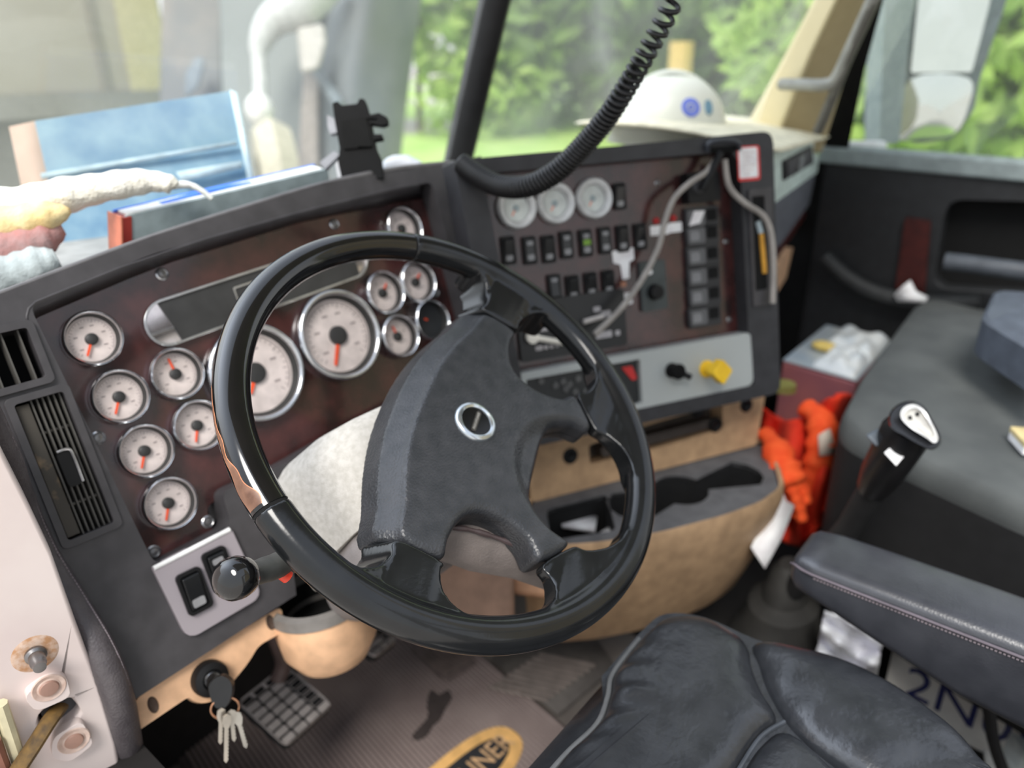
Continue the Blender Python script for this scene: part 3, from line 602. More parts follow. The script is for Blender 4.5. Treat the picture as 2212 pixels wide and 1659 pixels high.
# square module with round knob
l = SF.loc(1411, 617, .004)
o_ = thing('dimmer_module', 'upright dark square module with a round knob, right of the white tape', 'control', SF.T(l.x, l.y, 0))
MB().prism(rr(.047, .077, .003), 0, .006).build('plate', mat('module_grey', (62, 68, 68), .5), o_, bevel=.002)
MB().lathe([(0, .018), (.011, .017), (.013, .006)], 28, Matrix.Translation((0, -.010, 0))).build('knob', M_black, o_)
MB().lathe([(0, .009), (.004, .008), (.005, .005)], 16, Matrix.Translation((-.006, .022, 0))).build('indicator', M_paper, o_)
# heater control
l0, l1 = SF.loc(1118, 715, .003), SF.loc(1350, 690, .003); hc = V(((l0.x+l1.x)/2, -.062))
o_ = thing('heater_control', 'black heater control panel with white levers and legends, behind the wheel rim', 'heater control', SF.T(hc.x, hc.y, 0))
hw = (l1.x-l0.x)/2
MB().prism(rr(hw*2, .088, .006), 0, .006).build('face', mat('heater_black', (26, 27, 29), .4), o_, bevel=.002)
loc_ = lambda px, py: SF.loc(px, py, .007).xy-hc
b = MB()
for px, py, w, h in ((1163, 690, .012, .010), (1148, 703, .010, .008), (1175, 708, .020, .010), (1128, 693, .016, .008), (1165, 752, .012, .007), (1180, 750, .006, .006), (1192, 748, .006, .006), (1204, 746, .006, .006), (1290, 668, .012, .008), (1310, 678, .016, .010), (1305, 723, .028, .010), (1335, 719, .008, .008)):
    p_ = loc_(px, py); b.prism(rr(w, h, .002, p_.x, p_.y), .006, .0066)
b.build('legends', mat('legend_grey', (170, 166, 168), .6), o_)
p0, p1 = loc_(1147, 728), loc_(1222, 741)
MB().prism(circ(.0095, 24, p0.x, p0.y), .008, .016).build('lever_knob', mat('lever_white', (222, 218, 208), .5), o_, bevel=.002)
MB().tube([V((p0.x, p0.y, .012)), V((p1.x, p1.y, .011))], .0045, 10).build('lever', mat('lever_white', (0, 0, 0)), o_)
p0, p1 = loc_(1258, 695), loc_(1300, 683); MB().tube([V((p0.x, p0.y, .011)), V((p1.x, p1.y, .011))], .004, 10).build('lever', mat('lever_grey', (190, 184, 180), .5), o_)
# radio in the silver plate
o_ = thing('radio', 'black radio with small buttons set in the centre silver plate', 'radio', SF.T(.1085, -.163, .004))
MB().prism(rr(.190, .068, .003), -.008, .014).build('face', mat('radio_black', (30, 32, 33), .4), o_, bevel=.002)
b = MB(); rnd.seed(3)
for px, py in ((1168, 823), (1248, 818), (1242, 846), (1265, 846), (1216, 824), (1222, 840), (1199, 832), (1230, 830), (1290, 835), (1300, 815)):
    k = SF.loc(px, py, .018).xy-V((.1085, -.163))
    if abs(k.x) < .09 and abs(k.y) < .031: b.prism(circ(.0052, 18, k.x, k.y), .014, .0165)
b.build('buttons', mat('radio_button', (84, 84, 84), .5), o_, bevel=.0006)
k = SF.loc(1362, 798, .018).xy-V((.1085, -.163)); MB().prism(rpoly([(min(k.x, .08)-.014, .026), (min(k.x, .08)+.005, .026), (min(k.x, .08)+.013, .004), (min(k.x, .08)+.004, .002)], .003), .014, .0165).build('red_key', M_red, o_, bevel=.001)
# brake valve knobs
l = SF.loc(1452, 800, .028)
o_ = thing('trailer_valve_knob', 'black push pull valve knob on the silver plate, left of the yellow knob', 'knob', SF.T(l.x, l.y, .026))
MB().lathe([(.012, 0), (.012, .003), (.006, .004), (.006, .018)], 24).build('stem', M_black, o_)
MB().lathe([(0, .025), (.010, .024), (.0125, .021), (.0125, .018), (.006, .016)], 24).build('knob', M_blackm, o_)
MB().tube([V((.004, -.002, .016)), V((.02, -.012, .022))], .005, 10).build('pull_tab', M_black, o_)
l = SF.loc(1528, 797, .028)
o_ = thing('parking_brake_knob', 'yellow diamond shaped parking brake knob on the silver plate', 'knob', SF.T(l.x, l.y, .026))
MB().lathe([(.014, 0), (.014, .003), (.010, .004), (.0085, .012), (.0085, .028), (0, .03)], 28).build('stem', M_yellow, o_)
MB().prism(rpoly([(.019, 0), (0, .021), (-.019, 0), (0, -.021)], .005), .026, .042).build('knob', M_yellow, o_, bevel=.004, seg=3)

# ------------------------------------------------------------------ vents
def vent(T, w, h, label, nsl, name='air_vent', tab=False, damper=False, rails=0):
    v_ = thing(name, label, 'air vent', T, 'air vents at the left end of the dash')
    MB().prism(rr(w+.014, h+.014, .006), -.012, .004, [rr(w, h, .003)]).build('frame', M_dark, v_, bevel=.0025)
    MB().box(-w/2-.003, w/2+.003, -h/2-.003, h/2+.003, -.05, -.046).build('duct', M_void, v_)
    x0 = -w/2 + (w*.30 if damper else 0)
    for i in range(nsl):
        x = x0+(w/2-x0)*(i+.5)/nsl
        MB().box(x-.0008, x+.0008, -h/2, h/2, -.018, -.002).build('slat', mat('slat_grey', (78, 76, 72), .6), v_)
    for i in range(rails):
        y = h*(.26 if i == 0 else -.28); MB().tube([V((x0, y, -.010)), V((w/2, y, -.010))], .0016, 8).build('rail', mat('rail_grey', (110, 106, 98), .6), v_)
    if damper: MB().box(-w/2+.001, x0, -h/2+.002, h/2-.002, -.008, -.001).build('damper', mat('dusty_damper', (70, 66, 60), .8, col2=(150, 128, 100), scale=38, lo=.55, hi=.72), v_, bevel=.001)
    if tab:
        MB().prism(rr(.012, .036, .004, .002, -.004), -.006, .004).build('thumb_tab', M_black, v_, bevel=.002)
        MB().tube(cr([V((-.003, .015, .004)), V((.006, .015, .005)), V((.009, .009, .005)), V((.009, -.02, .004))], 4), .0016, 8).build('tab_edge', M_chromed, v_)
    return v_
vent(CF.T(-.282, .050, TB), .086, .050, 'upper air vent at the left end of the dash, black with upright slats', 6)
vent(CF.T(-.2515, -.063, TB), .043, .140, 'tall dusty air vent below the upper one, with a chrome edged thumb tab', 6, tab=True, damper=True, rails=2)
l = PF.loc(1722, 352, .002); v_ = thing('air_vent', 'passenger side air vent in the pale green grey panel', 'air vent', PF.T(l.x, l.y, .0))
pa = [PF.loc(*p, .002).xy-l.xy for p in ((1690, 348), (1752, 315), (1756, 352), (1692, 390))]
MB().prism(rpoly(pa, .008), -.01, .004).build('frame', M_black, v_, bevel=.003)
MB().prism([p*.8 for p in pa], .004, .006).build('louvre', M_dark, v_)
MB().prism(rr(.05, .03, .01), .006, .012).build('thumb_tab', mat('tab_grey', (120, 122, 122), .4), v_, bevel=.003)

# ------------------------------------------------------------------ steering wheel
sw_ = thing('steering_wheel', 'black four spoke steering wheel, lacquer peeling off its left rim', 'steering wheel', WF.M)
RR, RT = .2133, .0153
def arc(a0, a1, R=RR, n=60, z=0): return [V((R*math.cos(math.radians(a0+(a1-a0)*i/n)), R*math.sin(math.radians(a0+(a1-a0)*i/n)), z)) for i in range(n+1)]
MB().tube(arc(33.3, 146.7, n=70), RT, 28, up=(0, 0, 1)).build('lacquered_rim', M_lacq, sw_)
MB().tube(arc(32, 34.5, n=4), RT*.95, 20, up=(0, 0, 1)).tube(arc(145.8, 148.2, n=4), RT*.95, 20, up=(0, 0, 1)).build('rim_joint', M_void, sw_)
# peeled lacquer near the left joint
def rimp(a, ph, k=1.012):
    a = math.radians(a); r = RR+RT*k*math.cos(ph); return V((r*math.cos(a), r*math.sin(a), RT*k*math.sin(ph)))
def peel(grow, k):
    b = MB(); n = 46; L_, R_ = [], []
    for i in range(n+1):
        t = i/n; a = 145.9-t*30
        wv = .06*math.sin(9*t*PI)+.05*math.sin(23*t+1)
        wd = (.34*(1-t)**1.3+.10)*(.55+.9*math.exp(-((t-.10)/.13)**2))+grow
        if t > .94: wd *= max(0, (1-t)/.06)
        c = math.radians(22)-math.radians(26)*t
        L_.append((a, c-wd*.7+wv*.5)); R_.append((a, c+wd+wv))
    m_ = 6
    vs = [rimp(L_[i][0], L_[i][1]+(R_[i][1]-L_[i][1])*j/m_, k) for i in range(n+1) for j in range(m_+1)]
    fs = [(i*(m_+1)+j, (i+1)*(m_+1)+j, (i+1)*(m_+1)+j+1, i*(m_+1)+j+1) for i in range(n) for j in range(m_)]
    return b.add(vs, fs)
peel(.05, 1.006).build('peel_edge', mat('peel_edge', (196, 128, 92), .4), sw_)
peel(0, 1.012).build('worn_patch', mat('worn_patch', (96, 66, 50), .3, col2=(140, 104, 84), scale=60), sw_)
# hub pad
half = [(.045, .0405), (.085, .033), (.12, .022), (.1495, .013), (.1495, -.027), (.130, -.028), (.112, -.031), (.098, -.038), (.089, -.050), (.0855, -.066), (.087, -.083), (.094, -.102), (.107, -.117), (.0745, -.1435), (.068, -.122), (.058, -.106), (.045, -.0965), (.022, -.0935)]
pad_o = [V((0, .042))]+[V(p) for p in half]+[V((0, -.0932))]+[V((-x, y)) for x, y in reversed(half)]
pad_o = [p.xy for p in cr([V((p.x, p.y, 0)) for p in pad_o], 3, True)]
def skirt(p, dz):
    x, y = p
    if y > .012: return V((x*1.03, y+.027-.006*abs(x)/.15, 0))
    return V((x, y, 0))
n_ = len(pad_o)
def nrm(i):
    t = pad_o[(i+1) % n_]-pad_o[i-1]; return V((-t.y, t.x)).normalized()
inset = lambda k: [pad_o[i]-nrm(i)*k if True else 0 for i in range(n_)]
i1, i2 = inset(.0025), inset(.006)
def chk(a): return a
sgn = 1 if (i2[0].y < pad_o[0].y) else -1
if sgn < 0: i1, i2 = inset(-.0025), inset(-.006)
b = MB()
# domed top, split in a grid of shrinking rings
rings = []
for s_, z in ((.25, .0035), (.5, .003), (.75, .002)):
    rings.append([V((p.x*s_, (p.y+.03)*s_-.03, z-.001)) for p in i2])
rings += [[V((p.x, p.y, -.0005)) for p in i2], [V((p.x, p.y, -.0022)) for p in i1], [V((p.x, p.y, -.0065)) for p in pad_o]]
sk = []
for p in pad_o:
    q = skirt(p, 0); q.z = -.046 if p.y > .012 else -.036; sk.append(q)
mid = [V((.5*(a.x+c.x), .5*(a.y+c.y)+(.004 if a.y > .012 else 0), -.020)) for a, c in zip(pad_o, sk)]
rings += [mid, sk]
b = MB()
b.prism([(p.x, p.y) for p in i2], -.004, 0)
b.v = [V((v.x, v.y, v.z if v.z < -.003 else -.0005)) for v in b.v]
hb = MB(); hb.loft([[V((p.x, p.y, -.0005)) for p in i2], [V((p.x, p.y, -.0022)) for p in i1], [V((p.x, p.y, -.0065)) for p in pad_o], mid, sk], False)
hb.v += []; n0 = len(hb.v)
tb = MB(); tb.prism([(p.x, p.y) for p in i2], -.001, -.0005); hb.add([V((v.x, v.y, -.0005)) for v in tb.v[:len(tb.v)//2]], [f for f in tb.f if max(f) < len(tb.v)//2])
tb = MB(); tb.prism([(p.x, p.y) for p in sk], 0, 1); k_ = len(sk); hb.add(sk, [f for f in tb.f if max(f) < k_])
def blend(mb, vox, it, fix=None):
    """melt overlapping shapes into one smooth moulded skin"""
    me = bpy.data.meshes.new('melt'); me.from_pydata([tuple(v) for v in mb.v], [], mb.f); me.update()
    bm = bmesh.new(); bm.from_mesh(me); bmesh.ops.remove_doubles(bm, verts=bm.verts, dist=1e-6); bmesh.ops.recalc_face_normals(bm, faces=bm.faces); bm.to_mesh(me); bm.free()
    o = bpy.data.objects.new('melt', me); COL.objects.link(o)
    r = o.modifiers.new('r', 'REMESH'); r.mode = 'VOXEL'; r.voxel_size = vox
    q = o.modifiers.new('s', 'SMOOTH'); q.factor = .5; q.iterations = it
    bpy.context.view_layer.update()
    e = o.evaluated_get(bpy.context.evaluated_depsgraph_get()).to_mesh()
    out_ = MB(); out_.v = [v.co.copy() for v in e.vertices]; out_.f = [tuple(p.vertices) for p in e.polygons]
    if fix: out_.v = [fix(v) for v in out_.v]
    bpy.data.objects.remove(o); bpy.data.meshes.remove(me); return out_
def dip(v):   # the hollow that arches over the lower opening
    if v.z < -.022: return v
    d = math.hypot(v.x, (v.y+.137)); k = max(0, min(1, (.078-d)/.020)); k = k*k*(3-2*k)
    return V((v.x, v.y, v.z-.007*k))
blend(hb, .0014, 16, dip).build('hub_pad', M_leather, sw_, smooth=180)
# recess crease at the bottom of the pad
# badge
bd = Matrix.Translation((0, -.0165, -.0008))
MB().lathe([(.0150, .0003), (.0158, .0030), (.0178, .0042), (.0205, .0036), (.0222, .0016), (.0226, -.001)], 48, bd).build('badge_ring', mat('badge_chrome', (196, 202, 206), .22, metal=.95), sw_)
MB().prism(circ(.0152, 40, 0, -.0165), -.0008, .0010).build('badge_face', mat('badge_black', (10, 10, 11), .12), sw_)
MB().prism(rr(.0262, .0052, .0026, 0, -.0165), .0010, .0018).build('badge_bar', mat('badge_bar', (70, 68, 64), .4, metal=.5), sw_)
MB().text('FREIGHTLINER', .0036, Matrix.Translation((0, -.0165, .0021)), .0002, squeeze=.92).build('badge_lettering', mat('badge_letters', (150, 148, 142), .4), sw_)
# moulded rim with its four spokes
ang = lambda a, r: (r*math.cos(math.radians(a)), r*math.sin(math.radians(a)))
mo = MB(); mo.tube(arc(147.2, 392.8, n=150), RT+.0006, 28, up=(0, 0, 1))
def web(top, sk_=None, deep=-.020):
    P_ = [p.xy for p in cr([V((*p, 0)) for p in top], 4, True)]; S_ = [p.xy for p in cr([V((*p, 0)) for p in (sk_ or top)], 4, True)]
    hz = lambda p: -.0015+.0125*(lambda q: q*q*(3-2*q))(max(0, min(1, (p.length-.165)/.042)))
    tb = MB(); tb.prism(P_, 0, 1); k = len(P_)
    mo.loft([[V((p.x, p.y, hz(p))) for p in P_], [V((q.x, q.y, deep)) for q in S_]], False)
    cap_ = [f for f in tb.f if max(f) < k]
    mo.add([V((p.x, p.y, hz(p))) for p in P_], cap_); mo.add([V((q.x, q.y, deep)) for q in S_], cap_)
for s_ in (1, -1):
    top = [(.1525, .0135), (.166, .0150), (.178, .0185), (.187, .025), (.194, .036), (.1975, .048), ang(14, .2125), ang(4, .2133), ang(-4, .2133), ang(-17, .2125), (.1925, -.060), (.189, -.048), (.182, -.0385), (.172, -.0325), (.160, -.029), (.1525, -.0275)]
    skt = [(x, y+.017) if y > .012 and r < 4 else (x, y) for r, (x, y) in enumerate(top)]
    web([(x*s_, y) for x, y in top], [(x*s_, y) for x, y in skt], -.034)
    top = [(.1095, -.1195), (.119, -.1275), (.130, -.1325), (.141, -.1330), (.153, -.1270), ang(-35, .2125), ang(-47, .2133), ang(-60, .2133), ang(-74, .2133), ang(-84, .2125), (.034, -.1965), (.050, -.1900), (.062, -.1805), (.070, -.169), (.0745, -.158), (.0765, -.146)]
    web([(x*s_, y) for x, y in top], None, -.016)
blend(mo, .0016, 14).build('moulded_rim', M_gloss, sw_, smooth=180)
# back cover of the hub and the plum coloured clip strip, seen through the lower opening
bcp = [WF.loc(px, py, -.05) for px, py in ((940, 1120), (948, 1182), (985, 1194), (1040, 1214), (1130, 1230), (1222, 1262), (1252, 1262), (1215, 1195), (1100, 1120))]
bct = [WF.loc(px, py, -.03) for px, py in ((950, 1110), (962, 1150), (1000, 1146), (1050, 1158), (1120, 1180), (1195, 1216), (1225, 1222), (1200, 1165), (1100, 1110))]
MB().loft([[V((p.x, p.y, -.075)) for p in bcp], bcp, bct]).build('back_cover', mat('back_cover_grey', (112, 104, 100), .6, bump=.4, bscale=-500, bdist=.0006), sw_, bevel=.002)
csp = cr([WF.loc(px, py, h) for px, py, h in ((975, 1140, -.026), (1010, 1143, -.026), (1060, 1157, -.026), (1120, 1180, -.026), (1175, 1208, -.024), (1205, 1222, -.022))], 8)
MB().tube(csp, [.0028 if (i//4) % 2 else .0020 for i in range(len(csp))], 8).build('clip_strip', mat('clip_plum', (66, 54, 54), .5), sw_)
# bright worn edge lines where pad and spokes meet
MB().prism([(-.05, -.1), (.05, -.1), (.085, -.05), (.08, .03), (-.08, .03), (-.085, -.05)], -.06, -.03).build('hub_core', M_blackm, sw_)

# ------------------------------------------------------------------ steering column cover, stalk
co = thing('shaft_cover', 'pale grey padded steering column cover under the wheel', 'steering column cover', KF.M)
def sec(z, x0, x1, y0, y1, r): return [V((p.x, p.y, z)) for p in rr(x1-x0, y1-y0, r, (x0+x1)/2, (y0+y1)/2, 6)]
up = MB().loft([[v for v in sec(z, x0, x1, y0, y1, r)] for z, x0, x1, y0, y1, r in ((-.058, -.080, .085, -.060, .054, .03), (-.068, -.092, .092, -.062, .064, .035), (-.10, -.112, .10, -.062, .072, .036), (-.15, -.124, .10, -.062, .078, .036), (-.22, -.112, .095, -.062, .084, .036), (-.30, -.08, .08, -.062, .085, .036))])
for i, v in enumerate(up.v):
    if v.y < -.028: v.y = -.030
up.build('upper_cover', M_fabric, co, smooth=45)
lw = MB().loft([[v for v in sec(z, x0, x1, y0, y1, r)] for z, x0, x1, y0, y1, r in ((-.060, -.080, .06, -.085, -.02, .03), (-.075, -.100, .06, -.098, -.02, .035), (-.11, -.118, .06, -.105, -.02, .035), (-.16, -.122, .055, -.105, -.02, .035), (-.30, -.075, .05, -.09, -.02, .035))])
for v in lw.v:
    if v.y > -.032: v.y = -.0312
lw.build('lower_cover', M_greyvinyl, co, smooth=45)
MB().lathe([(.048, -.044), (.058, -.045), (.062, -.050), (.063, -.064), (.05, -.066)], 44).build('collar', mat('collar_cream', (190, 184, 174), .6), co)
MB().lathe([(0, -.03), (.05, -.03), (.05, -.06)], 30).build('shaft_hub', M_void, co)
st = thing('turn_signal_stalk', 'black turn signal stalk with a glossy knob, left of the wheel', 'stalk', Matrix.Translation(KF.P(-.10, -.02, -.11)))
s0, s1 = at(640, 1205, d=.66), at(490, 1255, d=.545)
pth = [s0, at(615, 1216, d=.63), at(590, 1225, d=.60), at(545, 1240, d=.575), at(528, 1244, d=.565)]
MB().tube(cr(pth, 5), [.0135]*8+[.0125]*5+[.0118]*4+[.0125]*4, 18, flat=.8).build('stalk_arm', mat('stalk_black', (66, 67, 65), .5, col2=(82, 82, 79), scale=60, bump=.2, bscale=600, bdist=.0003), st, world=True)
d_ = (s1-at(545, 1240, d=.575)).normalized(); kz = d_.to_track_quat('Z', 'Y').to_matrix().to_4x4(); kz.translation = at(530, 1243, d=.566)
MB().lathe([(0, -.001), (.0125, -.001), (.0148, .003), (.0162, .010), (.0160, .017), (.0135, .0225), (.008, .0255), (0, .0265)], 36, kz).build('stalk_knob', mat('knob_gloss', (14, 14, 15), .06, coat=.6), st, world=True)
MB().tube([at(602, 1232, d=.605), at(622, 1247, d=.61)], .0055, 10).build('red_tab', mat('tab_red', (240, 70, 48), .4), st, world=True)
b = MB()
for px, py in ((548, 1232), (556, 1250)):
    c0 = at(px, py, d=.5565); b.tube([c0+CX*(.0016*math.cos(t))+CY*(.0014*math.sin(t)) for t in [i*.55 for i in range(9)]], .00018, 6)
b.build('stalk_symbol', mat('symbol_grey', (150, 148, 142), .6), st, world=True)

# ------------------------------------------------------------------ ignition lock and keys
l = CF.loc(455, 1466, .024)
ig = thing('ignition_lock', 'round black ignition lock in the tan trim below the dash', 'ignition lock', CF.T(l.x, l.y, .017))
MB().lathe([(.0, .012), (.010, .012), (.0115, .015), (.018, .013), (.0195, .008), (.0195, 0)], 36).build('lock_body', M_black, ig)
MB().lathe([(0, .0155), (.008, .0155), (.010, .0125)], 28).build('lock_face', M_chromed, ig)
MB().lathe([(.0195, .0), (.026, .001), (.028, -.006), (.026, -.02)], 36).build('lock_boss', M_beige, ig)
kk = at(478, 1495, d=.80)
ky = thing('ignition_key', 'black headed key in the ignition lock with a ring of keys', 'keys', Matrix.Translation(kk))
kf = Matrix((CX, -CY, -CZ)).transposed().to_4x4()
def kM(px, py, d, r=0, ry=0): m = kf.copy(); m.translation = at(px, py, d=d); return m @ Matrix.Rotation(r, 4, 'Z') @ Matrix.Rotation(ry, 4, 'Y')
MB().prism([V(p) for p in cr([(-.012, .008), (0, .016), (.011, .009), (.011, -.006), (.004, -.018), (-.006, -.017), (-.012, -.004)], 4, True)], -.004, .004, (), kM(480, 1490, .795, .0)).build('key_head', mat('key_black', (22, 22, 23), .3), ky, world=True, bevel=.002)
MB().tube([at(486, 1530, d=.795)+CX*(.0135*math.cos(t))+CY*(.0115*math.sin(t))+CZ*(.004*math.cos(t)) for t in [2*PI*i/36 for i in range(36)]], .0011, 8, True).build('key_ring', mat('ring_copper', (186, 140, 110), .3, metal=.8), ky, world=True)
for px, py, r, ln, dd in ((478, 1552, -.03, .034, .79), (490, 1565, -.02, .047, .786), (500, 1555, .10, .030, .792), (512, 1560, .28, .036, .795)):
    bow = [(-.004, .002), (-.0045, -.004), (-.003, -.009), (-.0022, -.010)]
    blade = [(-.0022, -ln+.003), (0, -ln), (.0015, -ln+.002)]
    teeth = []
    y = -ln+.004
    while y < -.014: teeth += [(.0024, y), (.0014, y+.0018)]; y += .0036
    MB().prism(bow+blade+teeth+[(.003, -.009), (.0045, -.004), (.004, .002), (0, .0045)], -.0008, .0008, (), kM(px, py-14, dd, r, .5)).build('key', mat('key_metal', (176, 168, 156), .3, metal=.85), ky, world=True)

# ------------------------------------------------------------------ pedals, mat
pm = mat('pedal_rubber', (172, 164, 160), .75)
def pedal(pts, name, label, nx, ny, arm, gapm=M_rubber):
    """pad from four corner points (left, top, right, bottom)"""
    A, B, C, D = pts; c = (A+B+C+D)/4
    u = (C-D).normalized(); v = ((A-D)-u*(A-D).dot(u)).normalized(); n = u.cross(v)
    if n.dot(CAM-c) < 0: n = -n
    M = Matrix((u, v, n)).transposed().to_4x4(); M.translation = c
    w, h = (C-D).length, (A-D).length
    p_ = thing(name, label, 'pedal', M)
    MB().prism(rr(w, h, .010), -.010, 0).build('plate', M_rubber, p_, bevel=.002)
    b = MB(); t = .0042
    MB().prism(rr(w, h, .010), 0, .004, [rr(w/nx-t, h/ny-t, .001, -w/2+w*(i+.5)/nx, -h/2+h*(j+.5)/ny, 1) for i in range(nx) for j in range(ny)]).build('tread', pm, p_)
    if arm: MB().tube(cr(arm, 6), .012, 12).build('arm', mat('arm_brown', (104, 86, 80), .5), p_, world=True)
    return p_
dp = 1.10
cp = [at(512, 1516, d=1.075), at(640, 1432, d=1.15), at(706, 1530, d=1.10), at(604, 1622, d=1.03)]
pedal(cp, 'clutch_pedal', 'wide grid tread clutch pedal beside the hanging keys', 4, 7, [at(600, 1470, d=1.12), at(612, 1430, d=1.12), at(596, 1380, d=1.10), at(570, 1330, d=1.08)])
bp = [at(748, 1385, d=1.20), at(830, 1345, d=1.26), at(850, 1385, d=1.24), at(800, 1425, d=1.18)]
pedal(bp, 'brake_pedal', 'dark brake pedal half hidden behind the lower rim of the wheel', 3, 4, [at(800, 1390, d=1.24), at(790, 1340, d=1.22), at(770, 1300, d=1.2)])
ap = thing('accelerator_pedal', 'ribbed accelerator pedal just below the bottom of the wheel rim', 'pedal', Matrix.Translation(at(980, 1425, d=1.42)))
A, B, C = at(965, 1462, d=1.37), at(1030, 1428, d=1.42), at(925, 1380, d=1.50)
u = (B-A).normalized(); v = ((C-A)-u*(C-A).dot(u)).normalized(); n = u.cross(v)
if n.dot(CAM-A) < 0: n = -n
M = Matrix((u, v, n)).transposed().to_4x4(); M.translation = A
b = MB().box(0, .072, 0, .20, -.012, 0, M); b.build('plate', mat('accel_grey', (104, 92, 88), .7), ap, world=True, bevel=.003)
b = MB()
for i in range(6): b.box(.004+i*.0115, .011+i*.0115, .006, .194, 0, .0035, M)
b.build('ribs', mat('accel_rib', (128, 114, 108), .7), ap, world=True, bevel=.001)
fz = -.742
m0 = thing('floor_mat', 'ribbed brown grey rubber floor mat with a yellow oval emblem', 'floor mat', Matrix.Translation((.1, .2, .008)))
k0, k1 = at(1050, 1422, z=fz), at(1199, 1549, z=fz)
ux = (k1-k0).normalized(); vx = V((-ux.y, ux.x, 0))
if vx.x > 0: vx = -vx
# vx points to the door side, ux to the rear
def mp(a, c, h=0): return k0+ux*a+vx*c+V((0, 0, h))
prof = []; pitch = .0084; wid = .50; k = int(wid/pitch)
vs = []; fs = []
lens = (-.25, .34)
for i in range(k+1):
    c = .006+i*pitch
    for dc, h in ((0, 0), (.0010, .0026), (.0042, .0026), (.0052, 0)):
        vs += [mp(lens[0], c+dc, h), mp(lens[1], c+dc, h)]
    q0 = len(vs)-8
    for j in range(3): fs.append((q0+2*j, q0+2*j+1, q0+2*j+3, q0+2*j+2))
MB().add(vs, fs).build('ribbing', M_mat, m0, world=True, smooth=30)
MB().box(-.26, .36, 0, .52, -.006, -.0004, Matrix(((ux.x, vx.x, 0, k0.x), (ux.y, vx.y, 0, k0.y), (0, 0, 1, k0.z), (0, 0, 0, 1)))).build('mat_base', mat('mat_groove', (84, 74, 72), .9), m0, world=True, bevel=.002)
# oval emblem: right end near pixel (1112, 1590), long axis towards the lower left
e0, e1 = at(1112, 1584, z=fz), at(985, 1700, z=fz); ed = (e1-e0).normalized(); ew = V((-ed.y, ed.x, 0)); 
if ew.dot(ux) < 0: ew = -ew
el, eh = .15, .054
ec = e0+ed*el
EM = Matrix((-ed, -ew, V((0, 0, 1)))).transposed().to_4x4()
if EM.determinant() < 0: EM = Matrix((-ed, ew, V((0, 0, 1)))).transposed().to_4x4()
EM.translation = ec+V((0, 0, .0026))
def ova(a, c, n=48, p=2.6): return [V((a*abs(math.cos(t))**(2/p)*(1 if math.cos(t) >= 0 else -1), c*abs(math.sin(t))**(2/p)*(1 if math.sin(t) >= 0 else -1))) for t in [2*PI*i/n for i in range(n)]]
MB().prism(ova(el, eh), 0, .0012, [ova(el-.023, eh-.020)], EM).build('emblem_ring', mat('emblem_gold', (214, 168, 104), .7), m0, world=True)
MB().prism(ova(el-.023, eh-.020), 0, .0008, (), EM).build('emblem_field', mat('emblem_black', (34, 35, 38), .7), m0, world=True)
MB().text('FREIGHTLINER', .050, EM @ Matrix.Translation((.004, -.001, .0010)), .0004, squeeze=.80).build('emblem_lettering', mat('emblem_letters', (196, 160, 120), .7), m0, world=True)
so_ = [at(*p, z=fz+.0030) for p in ((930, 1492), (950, 1500), (968, 1490), (976, 1508), (962, 1532), (950, 1556), (936, 1568), (922, 1590), (900, 1600), (890, 1590), (908, 1568), (924, 1548), (922, 1520))]; so_ = cr(so_, 4, True)
MB().add(so_, [tuple(range(len(so_)))]).build('oil_stain', mat('stain_dark', (62, 54, 52), .9), m0, world=True)
rm = thing('floor_mat', 'grey ribbed rubber floor panel right of the emblem mat, by the seat front', 'floor mat', Matrix.Translation(at(1200, 1480, z=-.735)))
b = MB()
for i in range(9):
    o_ = at(1120+i*13, 1500-i*9, z=-.735); b.box(-.004, .004, -.055, .055, 0, .005, Matrix.Translation(o_) @ Matrix.Rotation(math.atan2(-ux.x, ux.y)+.55, 4, 'Z'))
b.build('ribs', mat('rib_grey', (120, 110, 104), .8), rm, world=True, bevel=.0015)
MB().add([at(*p, z=-.736) for p in ((1060, 1425), (1205, 1545), (1330, 1440), (1260, 1340), (1130, 1370))], [(0, 1, 2, 3, 4)]).build('panel', mat('panel_grey', (88, 83, 79), .8), rm, world=True, solid=.004)

# ------------------------------------------------------------------ driver seat with armrest
se = thing('driver_seat', 'dark slate leather driver seat cushion with piped seams and a padded armrest', 'seat', Matrix.Translation((0, -.4, .02)))
SZ = W.z-.288
def pillow(pts, z, crown, par, name, m_, wr=None, n=5, drop=.05):
    o_ = [V((p.x, p.y)) for p in cr([V((a, c, 0)) for a, c in pts], n, True)]
    c = sum(o_, V((0, 0)))/len(o_); b = MB(); rings = []
    for s_ in (1.0, 1.004, .995, .98, .955, .92, .86, .78, .68, .56, .42, .27, .12, .01):
        k = min(1, s_); zz = z+crown*math.sqrt(max(0, 1-k**6)) if s_ != 1.0 else z-drop
        rings.append([V(((c+(p-c)*s_).x, (c+(p-c)*s_).y, zz+(wr((c+(p-c)*s_).x, (c+(p-c)*s_).y)*(1-k**8) if wr and s_ < 1 else 0))) for p in o_])
    return b.loft(rings).build(name, m_, par, world=True, smooth=60)
wrk = lambda x, y: .0030*math.sin(150*(x+.5*y)+3*math.sin(40*y))*math.exp(-((y+.172)/.028)**2) + .0016*math.sin(46*(y*.8+x))*math.exp(-((x-.05)/.12)**2)
wrb = lambda x, y: .0022*math.sin(95*(y+.7*x))*math.exp(-((x-.13)/.05)**2)
pillow([(-.27, -.182), (-.14, -.174), (-.06, -.172), (-.008, -.176), (.028, -.166), (.055, -.154), (.095, -.150), (.135, -.150), (.170, -.156), (.196, -.188), (.194, -.225), (.184, -.246), (.155, -.264), (.130, -.285), (.106, -.309), (.07, -.303), (-.05, -.301), (-.27, -.301)], SZ, .021, se, 'front_panel', M_seat, wrk)
